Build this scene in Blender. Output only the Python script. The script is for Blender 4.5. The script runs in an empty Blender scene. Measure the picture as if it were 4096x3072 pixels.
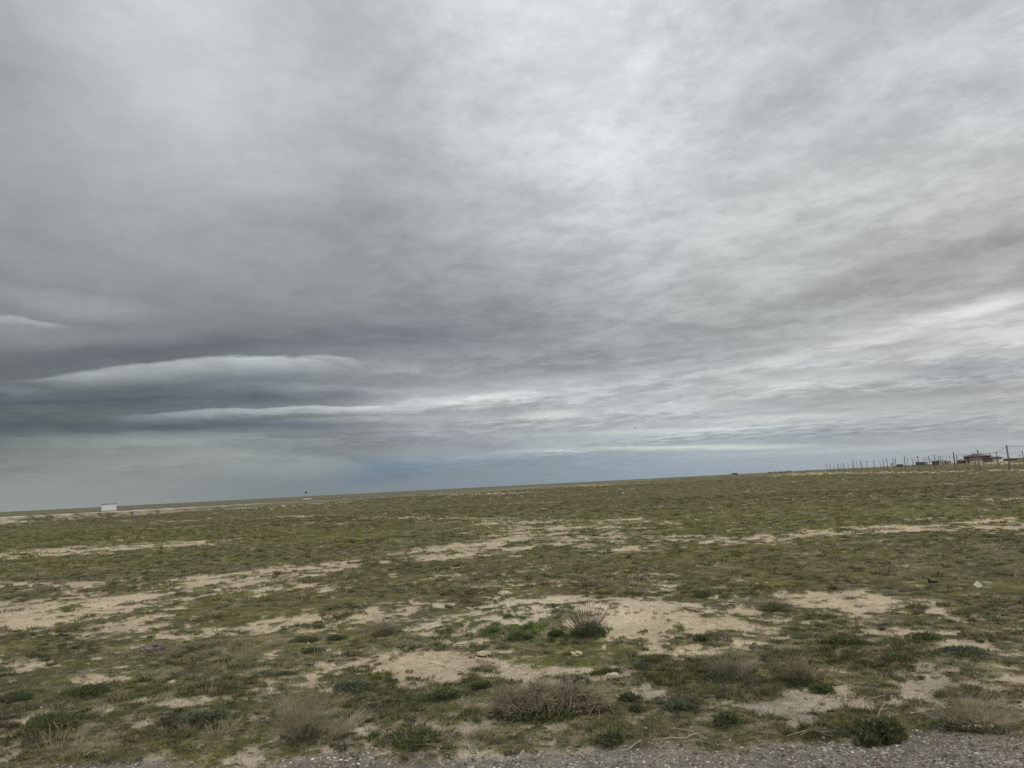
import bpy, math, random
import numpy as np
from mathutils import Vector, Matrix

random.seed(7)
rng = np.random.default_rng(11)
scene = bpy.context.scene
C = bpy.data.collections.new("place")
scene.collection.children.link(C)

# ------------------------------------------------------------------ camera
H = 2.4
PITCH, ROLL, FPX = math.radians(7.8), math.radians(2.96), 740.0
F3 = np.array([0, math.cos(PITCH), math.sin(PITCH)])
R0 = np.array([1.0, 0, 0]); U0 = np.array([0, -math.sin(PITCH), math.cos(PITCH)])
R3 = math.cos(ROLL) * R0 - math.sin(ROLL) * U0
U3 = math.cos(ROLL) * U0 + math.sin(ROLL) * R0
cam = bpy.data.cameras.new("camera"); cam.sensor_width = 36.0
cam.lens = 36.0 * FPX / 1024.0; cam.clip_start = 0.1; cam.clip_end = 30000
camo = bpy.data.objects.new("camera", cam); scene.collection.objects.link(camo)
camo.matrix_world = Matrix(((R3[0], U3[0], -F3[0], 0), (R3[1], U3[1], -F3[1], 0),
                            (R3[2], U3[2], -F3[2], H), (0, 0, 0, 1)))
scene.camera = camo

# ------------------------------------------------------------------ light
SUN_EL, SUN_AZ = math.radians(56), math.radians(150)      # azimuth clockwise from +Y
sun = bpy.data.lights.new("sun", 'SUN'); sun.energy = 1.05; sun.angle = math.radians(24)
sun.color = (1.0, 0.965, 0.91)
suno = bpy.data.objects.new("sun", sun); scene.collection.objects.link(suno)
sd = Vector((math.sin(SUN_AZ) * math.cos(SUN_EL), math.cos(SUN_AZ) * math.cos(SUN_EL), math.sin(SUN_EL)))
suno.rotation_euler = sd.to_track_quat('Z', 'Y').to_euler()

scene.view_settings.view_transform = 'Standard'
scene.view_settings.look = 'None'
scene.view_settings.exposure = 0.0
scene.view_settings.gamma = 1.0


def lin(v):
    v = v / 255.0
    return v / 12.92 if v <= 0.04045 else ((v + 0.055) / 1.055) ** 2.4


def px_dir(x, y):
    d = F3 + R3 * ((x - 512) / FPX) + U3 * ((384 - y) / FPX)
    return d / np.linalg.norm(d)


def uv_of(x, y):
    d = px_dir(x, y); return d[0] / d[1], d[2] / d[1]


# ------------------------------------------------------------------ node helpers
class NT:
    def __init__(self, tree):
        self.t = tree; tree.nodes.clear()

    def n(self, typ, **kw):
        nd = self.t.nodes.new(typ)
        for k, v in kw.items():
            setattr(nd, k, v)
        return nd

    def put(self, sock, v):
        if isinstance(v, bpy.types.NodeSocket):
            self.t.links.new(v, sock)
        elif v is not None:
            sock.default_value = v

    def m(self, op, a, b=None, c=None, clamp=False):
        nd = self.n('ShaderNodeMath', operation=op, use_clamp=clamp)
        self.put(nd.inputs[0], a)
        if b is not None: self.put(nd.inputs[1], b)
        if c is not None: self.put(nd.inputs[2], c)
        return nd.outputs[0]

    def vm(self, op, a, b=None, s=None):
        nd = self.n('ShaderNodeVectorMath', operation=op)
        self.put(nd.inputs[0], a)
        if b is not None: self.put(nd.inputs[1], b)
        if s is not None: self.put(nd.inputs['Scale'], s)
        return nd.outputs['Value'] if op in ('LENGTH', 'DOT_PRODUCT', 'DISTANCE') else nd.outputs['Vector']

    def noise(self, vec, scale, detail=4, rough=0.5, dist=0.0, dim='3D', ntype='FBM'):
        nd = self.n('ShaderNodeTexNoise', noise_dimensions=dim)
        self.put(nd.inputs['Vector'], vec)
        nd.inputs['Scale'].default_value = scale; nd.inputs['Detail'].default_value = detail
        nd.inputs['Roughness'].default_value = rough; nd.inputs['Distortion'].default_value = dist
        return nd

    def mix(self, fac, a, b, blend='MIX'):
        nd = self.n('ShaderNodeMix', data_type='RGBA', blend_type=blend)
        self.put(nd.inputs[0], fac); self.put(nd.inputs[6], a); self.put(nd.inputs[7], b)
        return nd.outputs[2]

    def comb(self, x, y, z=0.0):
        nd = self.n('ShaderNodeCombineXYZ')
        self.put(nd.inputs[0], x); self.put(nd.inputs[1], y); self.put(nd.inputs[2], z)
        return nd.outputs[0]

    def rng(self, v, a, b, c=0.0, d=1.0, smooth=False):
        nd = self.n('ShaderNodeMapRange', clamp=True)
        if smooth: nd.interpolation_type = 'SMOOTHSTEP'
        self.put(nd.inputs[0], v)
        for i, q in enumerate((a, b, c, d)): self.put(nd.inputs[1 + i], q)
        return nd.outputs[0]


# ------------------------------------------------------------------ world: overcast sky
world = bpy.data.worlds.new("World"); scene.world = world; world.use_nodes = True
w = NT(world.node_tree)
sky = w.n('ShaderNodeTexSky', sky_type='NISHITA', sun_disc=False)
sky.sun_elevation = SUN_EL; sky.sun_rotation = SUN_AZ
sky.air_density = 1.2; sky.dust_density = 2.0
tc = w.n('ShaderNodeTexCoord'); D = tc.outputs['Generated']
sp = w.n('ShaderNodeSeparateXYZ'); w.put(sp.inputs[0], D)
dx, dy, dz = sp.outputs
zc = w.m('MAXIMUM', dz, 0.0)
den = w.m('ADD', zc, 0.045)
# cloud-deck plane coordinates, turned to the wind direction
cx = w.m('DIVIDE', dx, den); cy = w.m('DIVIDE', dy, den)
plane = w.comb(cx, cy, 0.0)


def wind(angle_deg, along, across):
    mp = w.n('ShaderNodeMapping')
    mp.inputs['Rotation'].default_value = (0, 0, math.radians(angle_deg))
    w.put(mp.inputs['Vector'], plane)
    ml = w.vm('MULTIPLY', mp.outputs[0], (across, along, 1.0))
    return ml


ay = w.m('MAXIMUM', w.m('ABSOLUTE', dy), 0.3)
u = w.m('DIVIDE', dx, ay); v = w.m('DIVIDE', zc, ay)
w1 = w.noise(wind(-24, 0.7, 1.0), 0.8, 6, 0.6)
w2 = w.noise(w.vm('ADD', wind(-24, 0.6, 1.0), (7.3, 3.1, 0)), 1.1, 7, 0.58)
vs = w.m('ADD', v, 0.03)
uw = w.m('ADD', u, w.m('MULTIPLY', w.m('SUBTRACT', w1.outputs[0], 0.5), 0.22))
vw = w.m('ADD', v, w.m('MULTIPLY', w.m('MULTIPLY', w.m('SUBTRACT', w2.outputs[0], 0.5), 0.30), vs))
US = (-.75, -.6, -.45, -.3, -.15, 0, .15, .3, .45, .6, .75)
ROWS = [
    (0.000, (150, 153, 147, 136, 142, 150, 160, 165, 170, 172, 174)),
    (0.030, (144, 147, 144, 132, 138, 150, 162, 172, 172, 172, 175)),
    (0.070, (126, 132, 136, 130, 142, 176, 184, 182, 170, 166, 166)),
    (0.120, (106, 109, 114, 124, 150, 174, 184, 188, 180, 172, 174)),
    (0.170, (107, 109, 114, 126, 146, 156, 168, 170, 178, 190, 202)),
    (0.230, (128, 128, 131, 136, 142, 149, 168, 174, 172, 166, 170)),
    (0.300, (144, 146, 150, 152, 150, 165, 184, 188, 180, 168, 166)),
    (0.380, (152, 156, 162, 160, 156, 178, 200, 192, 192, 194, 184)),
    (0.480, (157, 166, 186, 176, 166, 202, 214, 188, 184, 194, 194)),
    (0.600, (160, 176, 200, 190, 174, 206, 226, 198, 187, 190, 190)),
    (0.750, (170, 192, 206, 184, 182, 208, 224, 202, 194, 194, 204)),
    (1.500, (215, 220, 225, 225, 225, 235, 240, 235, 225, 220, 215)),
]


def tint(k, i, l):
    vv = ROWS[k][0]; uu = US[i]
    b = math.exp(-((uu - 0.12) / 0.42) ** 2) * math.exp(-(vv / 0.055) ** 2)      # bluer gap above the skyline
    g = math.exp(-((uu + 0.6) / 0.25) ** 2) * math.exp(-(vv / 0.06) ** 2)
    wr = max(0, uu) * 4 * math.exp(-((vv - 0.25) / 0.2) ** 2)
    l = 177 + (l - 172) * 1.18; r_ = l - 3 - 13 * b - 1 * g + wr; g_ = l + 1 - 2 * b + 1 * g; b_ = l + 3 + 9 * b - 3 * g - 1.5 * wr
    if l < 135 and uu < 0 and 0.09 < vv < 0.22:
        b_ += 2.5; r_ -= 3.0; g_ += 0.3
    return [lin(c) for c in (r_, g_, b_)]


fac = w.rng(uw, -0.75, 0.75)
col = None
for k, (vv, vals) in enumerate(ROWS):
    cr = w.n('ShaderNodeValToRGB'); ramp = cr.color_ramp; ramp.interpolation = 'B_SPLINE'
    for i, l in enumerate(vals):
        e = ramp.elements[i] if i < 2 else ramp.elements.new(i / 10)
        e.position = i / 10
    for i, l in enumerate(vals):
        ramp.elements[i].position = i / 10
        ramp.elements[i].color = (*tint(k, i, l), 1)
    w.put(cr.inputs[0], fac)
    if col is None:
        col = cr.outputs[0]
    else:
        col = w.mix(w.rng(vw, ROWS[k - 1][0], vv), col, cr.outputs[0])

# breaks, banks and streaks in the deck: (pixel-derived bearing, half widths, tilt, gain in r g b)
BANKS = [
    (172, 371, 118, 11.5, 4.2, (1.55, 1.45, 1.33), 1), (285, 366, 50, 9, -4, (.62, .58, .52), 1), (60, 378, 60, 4, 5, (.35, .33, .30), 1),
    (170, 345, 190, 10, 4, (-.14, -.14, -.11)), (325, 360, 28, 4, -4, (.65, .63, .58), 1), (378, 366, 50, 6, -4, (.20, .20, .18)),
    (150, 447, 150, 17, 1, (.30, .32, .28), 1), (300, 468, 70, 16, -6, (.16, .17, .14), 1), (110, 426, 120, 5, 0, (-.12, -.12, -.07)),
    (265, 412, 130, 5, 2.0, (1.15, 1.08, 1.0), 1), (430, 404, 90, 6, 3, (.18, .18, .17)), (300, 425, 120, 3, 0, (-.14, -.14, -.10)), (270, 398, 110, 4, 1, (-.14, -.14, -.11)), (220, 462, 170, 12, 0, (.12, .13, .11)),
    (60, 402, 70, 2.5, 2, (-.14, -.14, -.10)), (330, 388, 80, 3, -1, (.22, .22, .20)), (120, 442, 150, 4, 0, (.13, .14, .13)), (345, 420, 80, 3, 2, (.30, .29, .27), 1),
    (480, 398, 60, 3.5, 4, (.18, .18, .16)), (300, 452, 90, 5, -7, (-.10, -.10, -.07)), (130, 337, 110, 7, 2, (.10, .10, .10)),
    (75, 306, 60, 11, -8, (.30, .31, .30)), (20, 322, 40, 4, -4, (.60, .57, .52), 1), (10, 329, 60, 9, -8, (.22, .22, .20)), (8, 391, 26, 4, -2, (.5, .5, .5)),
    (160, 352, 170, 9, 3, (-.12, -.12, -.10)), (150, 396, 190, 9, 2, (-.10, -.10, -.07)), (140, 428, 170, 7, 0, (-.14, -.13, -.10)),
    (400, 338, 90, 12, -3, (-.12, -.12, -.09)), (345, 432, 110, 5, -5, (-.14, -.13, -.08)),
    (375, 473, 46, 11, 5, (-.20, -.13, -.02)), (440, 462, 90, 9, 3, (-.12, -.03, .03)),
    (720, 447.5, 75, 2.4, 1.0, (.50, .47, .30)), (600, 449, 80, 1.8, 1.5, (.34, .32, .20)), (545, 415, 30, 4, 3, (.38, .37, .28)), (470, 400, 60, 4, 4, (.22, .21, .18)), (640, 432, 90, 2.2, 2, (.25, .24, .17)), (760, 418, 80, 2.5, 3, (.22, .21, .17)), (560, 350, 150, 26, -2, (-.10, -.10, -.09)), (720, 330, 120, 12, 12, (-.10, -.10, -.10)),
    (690, 404, 90, 4, 6, (.16, .16, .13)), (980, 307, 80, 8, 14, (.30, .30, .27)), (860, 343, 90, 6, 12, (.22, .22, .19)),
    (972, 369, 62, 8, 3, (-.22, -.20, -.16)), (880, 428, 90, 5, 3, (-.13, -.12, -.08)), (905, 277, 140, 18, 18, (-.13, -.13, -.12)),
    (885, 448, 150, 2.5, 2.5, (.12, .12, .10)), (1000, 396, 80, 4, 5, (.12, .12, .10)), (470, 330, 100, 22, -4, (-.07, -.07, -.06)),
]
w3 = w.noise(w.comb(w.m('MULTIPLY', u, 9.0), w.m('MULTIPLY', v, 34.0), 1.0), 1.0, 6, 0.62)
uvw = w.comb(w.m('ADD', u, w.m('MULTIPLY', w.m('SUBTRACT', w1.outputs[0], 0.5), 0.05)),
             w.m('ADD', v, w.m('MULTIPLY', w.m('ADD', w.m('MULTIPLY', w.m('SUBTRACT', w2.outputs[0], 0.5), 0.07), w.m('MULTIPLY', w.m('SUBTRACT', w3.outputs[0], 0.5), 0.085)), vs)))
front = w.rng(dy, 0.0, 0.2)
gain = (1.0, 1.0, 1.0)
for bk in BANKS:
    bx, by, rx, ry, tl, g = bk[:6]
    u0, v0 = uv_of(bx, by)
    u1, v1 = uv_of(bx + 10, by - 10 * math.tan(math.radians(tl)))
    ang = math.atan2(v1 - v0, u1 - u0)
    mp = w.n('ShaderNodeMapping', vector_type='TEXTURE')
    mp.inputs['Location'].default_value = (u0, v0, 0); mp.inputs['Rotation'].default_value = (0, 0, ang)
    mp.inputs['Scale'].default_value = (rx / FPX, ry / FPX, 1)
    w.put(mp.inputs['Vector'], uvw)
    d2 = w.vm('DOT_PRODUCT', mp.outputs[0], mp.outputs[0])
    if len(bk) > 6:                     # lit break with a crisp upper rim and a soft underside
        sx_ = w.n('ShaderNodeSeparateXYZ'); w.put(sx_.inputs[0], mp.outputs[0])
        x2 = w.m('MULTIPLY', sx_.outputs[0], sx_.outputs[0])
        yy = w.m('ADD', sx_.outputs[1], w.m('MULTIPLY', x2, 0.45))
        ga = w.m('MULTIPLY', w.m('EXPONENT', w.m('MULTIPLY', w.m('MULTIPLY', x2, x2), -0.9)), w.m('MULTIPLY', w.rng(yy, 1.12, 0.75, smooth=True), w.rng(yy, -1.5, 0.7, smooth=True)))
        ga = w.m('MULTIPLY', ga, front)
        gain = w.vm('ADD', w.vm('SCALE', g, s=ga), gain)
        continue
    ga = w.m('MULTIPLY', w.m('EXPONENT', w.m('MULTIPLY', w.m('POWER', d2, 1.5), -0.6)), front)
    gain = w.vm('ADD', w.vm('SCALE', g, s=ga), gain)
col = w.vm('MULTIPLY', col, gain)
# fine structure of the deck
f1 = w.noise(wind(-24, 0.95, 1.1), 2.8, 9, 0.70, 0.1).outputs[0]
f2 = w.noise(w.vm('ADD', wind(-30, 0.7, 1.0), (3, 9, 0)), 1.2, 6, 0.58).outputs[0]
f3 = w.noise(w.vm('ADD', wind(-60, 0.8, 1.0), (1, 2, 0)), 7.0, 5, 0.55).outputs[0]
calm = w.m('ADD', 0.42, w.m('MULTIPLY', w.rng(u, -0.5, 0.15, smooth=True), 0.70))
low = w.rng(v, 0.0, 0.06, 0.25, 1.0)
amp = w.m('MULTIPLY', calm, low)
f1 = w.rng(f1, 0.34, 0.68, 0.0, 1.0, smooth=True)
s1 = w.m('MULTIPLY', w.m('SUBTRACT', f1, 0.45), 0.27)
s2 = w.m('MULTIPLY', w.m('SUBTRACT', f2, 0.5), 0.26)
s3 = w.m('MULTIPLY', w.m('SUBTRACT', f3, 0.5), 0.16)
f4 = w.noise(w.comb(w.m('ADD', w.m('MULTIPLY', u, 1.0), w.m('MULTIPLY', v, 0.9)), w.m('SUBTRACT', w.m('MULTIPLY', v, 1.5), w.m('MULTIPLY', u, 0.3)), dz), 5.5, 9, 0.64, 0.25).outputs[0]
s4 = w.m('MULTIPLY', w.m('MULTIPLY', w.m('SUBTRACT', f4, 0.5), 0.42), w.rng(v, 0.08, 0.35, 0.30, 1.0))
tot = w.m('ADD', w.m('MULTIPLY', w.m('ADD', w.m('ADD', s1, s2), s3), amp), w.m('MULTIPLY', s4, w.m('ADD', 0.35, w.m('MULTIPLY', calm, 0.65))))
col = w.vm('SCALE', col, s=w.m('ADD', 1.0, tot))
f5 = w.noise(w.comb(w.m('MULTIPLY', u, 2.2), w.m('ADD', w.m('MULTIPLY', v, 34.0), w.m('MULTIPLY', f1, 0.5)), 3.0), 1.0, 6, 0.6, 0.2).outputs[0]
bandw = w.m('MULTIPLY', w.rng(v, 0.015, 0.05, smooth=True), w.rng(v, 0.24, 0.10, smooth=True))
side = w.rng(u, -0.8, 0.1, 0.8, 1.0)
col = w.vm('SCALE', col, s=w.m('ADD', 1.0, w.m('MULTIPLY', w.m('MULTIPLY', w.m('SUBTRACT', w.rng(f5, 0.34, 0.68, smooth=True), 0.45), 0.36), w.m('MULTIPLY', bandw, side))))
# the deck is brightened behind the viewer, to light sides facing the camera
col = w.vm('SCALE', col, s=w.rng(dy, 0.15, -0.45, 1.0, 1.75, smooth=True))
# thin cloud lets a little of the real sky through near the skyline
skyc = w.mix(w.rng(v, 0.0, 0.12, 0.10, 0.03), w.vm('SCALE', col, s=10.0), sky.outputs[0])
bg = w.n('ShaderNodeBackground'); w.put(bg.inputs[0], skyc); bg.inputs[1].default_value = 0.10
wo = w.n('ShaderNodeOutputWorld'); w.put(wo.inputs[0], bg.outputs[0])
world.cycles.sampling_method = 'MANUAL'; world.cycles.sample_map_resolution = 512


# ------------------------------------------------------------------ numpy noise
def _hash(ix, iy, seed):
    h = (ix.astype(np.int64) * 374761393 + iy.astype(np.int64) * 668265263 + seed * 974634777) & 0xFFFFFFFF
    h = ((h ^ (h >> 13)) * 1274126177) & 0xFFFFFFFF
    h = (h ^ (h >> 16)) & 0xFFFFFFFF
    return h.astype(np.float64) / 4294967295.0


def vnoise(x, y, seed):
    xi = np.floor(x); yi = np.floor(y); fx = x - xi; fy = y - yi
    fx = fx * fx * (3 - 2 * fx); fy = fy * fy * (3 - 2 * fy)
    a = _hash(xi, yi, seed); b = _hash(xi + 1, yi, seed); c = _hash(xi, yi + 1, seed); d = _hash(xi + 1, yi + 1, seed)
    return (a + (b - a) * fx) * (1 - fy) + (c + (d - c) * fx) * fy - 0.5


def fbm(x, y, wl, octv, seed, gain=0.55):
    s = 0; a = 1.0; t = 0
    c, sn = 0.8, 0.6
    X, Y = x / wl, y / wl
    for o in range(octv):
        s = s + a * vnoise(X, Y, seed + o * 17); t += a * a
        X, Y = (c * X - sn * Y) * 2.03 + 11.3, (sn * X + c * Y) * 2.03 - 5.7
        a *= gain
    return s / math.sqrt(t) * 1.9          # roughly unit-ish spread (-1..1)


def sstep(a, b, t):
    t = np.clip((t - a) / (b - a), 0, 1); return t * t * (3 - 2 * t)


def ref_px(x, y):                          # where a point of the plain stood in the survey photo
    zc_ = x * F3[0] + y * F3[1] - H * F3[2]
    zc_ = np.maximum(zc_, 0.3)
    return (512 + FPX * (x * R3[0] + y * R3[1] - H * R3[2]) / zc_,
            384 - FPX * (x * U3[0] + y * U3[1] - H * U3[2]) / zc_)


# ------------------------------------------------------------------ terrain
def road_side(x, y):                       # signed distance across the far embanked road
    return (y - 2.6 * x - 420) / math.hypot(1, 2.6)


def height_base(x, y):
    r = np.hypot(x, y)
    z = 0.12 * fbm(x, y, 45, 2, 901) * sstep(25, 90, r) * (1 - sstep(400, 900, r))
    z = z + 2.35 * np.exp(-(((x - 420) / 230) ** 2 + ((y - 560) / 210) ** 2))
    # spoil heap in front
    m = np.exp(-(((x - 1.1) / 2.5) ** 2 + ((y - 13.2 - 0.06 * x) / 1.25) ** 2) ** 1.4)
    z = z + 0.26 * m * (1 + 0.30 * fbm(x, y, 0.8, 3, 5))
    # track bed edge: gravel shoulder stands slightly proud
    z = z + 0.07 * sstep(7.1, 6.1, y + 0.3 * fbm(x, y, 1.2, 2, 31)) * (r < 40)
    return z


def P(cx, cy, rx, ry, tl=0, a=1.0):
    return (cx, cy, rx, ry, math.radians(tl), a)


SAND = [P(30, 554, 48, 2.6, 4, .75), P(110, 549, 55, 3.4, 3.5, .85), P(180, 545, 45, 3.0, 3, .65), P(20, 587, 75, 3, 4, .7),
        P(60, 604, 110, 11, 6, .62), P(40, 622, 75, 12, 3, .62), P(150, 594, 70, 8, 9, .8), P(235, 582, 80, 7, 8, .85), P(320, 572, 55, 5, 8, .75),
        P(290, 590, 60, 4, 6, .55), P(120, 630, 60, 8, 10, .35), P(30, 665, 80, 8, 0, .40), P(110, 672, 40, 9, 0, .35), P(275, 625, 100, 10, 5, .45), P(330, 618, 60, 6, 0, .3),
        P(440, 553, 40, 5, 6, .72), P(500, 545, 55, 9, 6, .78), P(560, 538, 60, 7, 3, .72), P(600, 545, 45, 5, -2, .62), P(545, 526, 90, 6, 0, .40), P(620, 521, 60, 3, 0, .4),
        P(660, 538, 45, 2.5, 1, .6), P(745, 540, 50, 3.5, 4, .66), P(830, 534, 60, 4, 5, .75), P(930, 528, 70, 3.5, 3, .78), P(1010, 525, 50, 4, 2, .7), P(960, 518, 60, 2, 2, .3),
        P(590, 566, 90, 4, 2, .22), P(620, 597, 90, 6, 3, .32), P(530, 612, 50, 3, 3, .25), P(860, 598, 50, 5, 0, .5),
        P(480, 626, 55, 11, 8, .95), P(560, 617, 90, 12, 0, .95), P(640, 625, 85, 16, -4, .72), P(700, 632, 60, 14, -3, .62), P(650, 650, 50, 6, 0, .4),
        P(850, 612, 85, 13, -4, .66), P(800, 632, 80, 12, 0, .45), P(900, 605, 60, 5, -5, .45), P(980, 620, 50, 6, 0, .3),
        P(480, 668, 90, 9, 0, .48), P(540, 678, 60, 7, 0, .3), P(400, 655, 60, 5, 0, .35), P(370, 672, 50, 8, 0, .3), P(300, 690, 30, 10, 0, .35),
        P(640, 690, 70, 12, 0, .35), P(700, 715, 80, 10, 0, .35), P(900, 662, 60, 5, -8, .35), P(820, 700, 50, 8, 0, .3), P(780, 730, 80, 6, 0, .3), P(190, 700, 60, 5, 0, .3),
        P(460, 494.5, 50, .8, 2, .55), P(505, 493, 30, .6, 2, .5), P(402, 495.7, 30, .7, 2.5, .55), P(390, 518, 40, 1.1, 1, .42), P(305, 517, 40, 1.3, 1, .5), P(475, 519, 50, 1.5, 0, .45),
        P(182, 521, 18, 1, 2, .5), P(176, 527.5, 30, .9, 2, .5), P(560, 486.5, 60, .6, 2, .5), P(530, 505, 60, 1, 2, .2), P(250, 508.5, 50, 1, 2, .4), P(330, 503, 45, .8, 3, .55),
        P(870, 473.3, 60, .5, 1.0, .5), P(930, 472.0, 50, .7, .6, .55), P(1010, 470.2, 40, .9, .6, .6), P(1000, 464.5, 60, .6, 0, .5), P(900, 466.8, 90, .5, 1, .4), P(810, 474.5, 40, .8, 2, .5),
        P(960, 485, 50, .8, 0, .3), P(700, 507, 100, 1, 1, .15), P(1000, 500, 50, 1.5, 0, .3), P(740, 500, 60, 1, 0, .2), P(980, 510, 60, 2, 0, .25),
        P(28, 523.5, 12, .7, 1, .5), P(120, 521, 14, .6, 1, .4), P(700, 476.8, 100, .5, 2.9, .35)]
# hue fields: rx, ry, weight, colour family
YG, OL, LUSH, GREY, BROWN, MOSS = range(6)
HUE = [(P(100, 538, 260, 9, 2), YG, .8), (P(60, 565, 140, 8, 3), YG, .8), (P(820, 522, 300, 12, 1.5), YG, .95), (P(420, 540, 120, 8), YG, .5), (P(750, 555, 120, 8), YG, .4),
       (P(520, 580, 260, 22, 2), OL, .95), (P(900, 588, 160, 12, 0), OL, .6), (P(1010, 560, 90, 25, 0), GREY, .6), (P(720, 590, 60, 9, 0), LUSH, .3),
       (P(570, 548, 60, 5, 0), LUSH, .5), (P(110, 607, 40, 6, 4), LUSH, .7), (P(205, 640, 60, 12, 0), LUSH, .4), (P(440, 570, 30, 4, 0), LUSH, .3),
       (P(470, 641, 60, 7, 6), LUSH, 1.0), (P(560, 634, 80, 9, 0), LUSH, 1.0), (P(610, 637, 40, 6, 0), LUSH, .9), (P(395, 634, 25, 4), LUSH, .7),
       (P(90, 690, 140, 26, 0), MOSS, .8), (P(250, 668, 90, 22, 0), GREY, .6), (P(160, 668, 50, 14, 0), MOSS, .7), (P(430, 700, 150, 20, 0), GREY, .9), (P(400, 742, 120, 6, 0), LUSH, .45),
       (P(920, 660, 160, 30, -5), GREY, .9), (P(760, 655, 60, 16, 0), GREY, .6), (P(820, 705, 90, 8, 0), BROWN, .4), (P(600, 660, 70, 9, 0), MOSS, .6),
       (P(880, 735, 90, 8, 0), MOSS, .6), (P(60, 745, 120, 16, 0), BROWN, .45), (P(960, 708, 90, 18, 0), BROWN, .45), (P(300, 640, 90, 8, 0), BROWN, .4), (P(640, 735, 120, 7, 0), MOSS, .5),
       (P(160, 574, 120, 6, 3), GREY, .6), (P(480, 600, 90, 5, 0), OL, .5), (P(320, 525, 90, 6, 2), OL, .5), (P(770, 488, 400, 12, 3), BROWN, .3), (P(150, 511, 160, 3, 3), BROWN, .5)]
FAM = np.array([[.112, .108, .034], [.088, .074, .028], [.066, .084, .027], [.092, .088, .049], [.120, .092, .056], [.068, .072, .029]])


def blob(U, V, p):
    cx_, cy_, rx, ry, t, a = p
    c, s = math.cos(t), -math.sin(t)
    X = (U - cx_); Y = (V - cy_)
    a1 = (X * c + Y * s) / rx; b1 = (-X * s + Y * c) / ry
    d2 = a1 * a1 + b1 * b1
    return a * np.exp(-d2 ** 1.5 * 0.5)


def survey(x, y):
    """cover (0 bare .. 1 plants), sand kind, hue weights, gravel weight at a point of the plain"""
    r = np.hypot(x, y)
    U, V = ref_px(x, y)
    wob = np.clip(r / 14, 0.2, 3)
    U = U + 16 * fbm(x, y, 1.6, 3, 210) / wob + 10 * fbm(x, y, 9, 2, 211)
    V = V + np.minimum(5, 90 / np.maximum(r, 1)) * 0.9 * fbm(x, y, 1.3, 3, 212)
    S = np.zeros_like(x)
    for p in SAND:
        b = blob(U, V, p); S = 1 - (1 - S) * (1 - b)
    big = fbm(x, y, 16, 3, 300); mid = fbm(x, y, 2.4, 5, 310, 0.6); fine = fbm(x, y, 0.42, 4, 320, 0.6)
    near = 1 - sstep(9, 16, r)
    S = S * 1.05 + 0.08 * big
    isl = fbm(x, y, 1.15, 3, 330, 0.6)
    spk = fbm(x, y, 1.0, 5, 340, 0.86)
    S = np.minimum(S, .80)
    gf = 0.28 * mid + 0.34 * isl + (0.62 + 0.36 * S) * spk + 0.70 - 1.15 * S + 0.25 * fbm(x, y, .22, 2, 345)
    gn = 0.95 * spk + 0.30 * isl + 0.28 * mid + 0.16 - 0.62 * S + 0.34 * np.exp(-((y - 7.35) / .42) ** 2)
    gf = gf + 0.55 * fbm(x, y, .26, 3, 346, .8) * sstep(32, 16, r)
    nw = 1 - sstep(9.0, 13.5, r + 1.5 * big)
    g = gf * (1 - nw) + gn * nw
    cov = sstep(-0.14, 0.16, g)
    grav = sstep(0.2, -0.2, y - 7.03 + 0.04 * x - 0.25 * fbm(x, y, 0.9, 3, 41)) * (r < 60)
    return S, g, cov, grav, U, V


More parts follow.
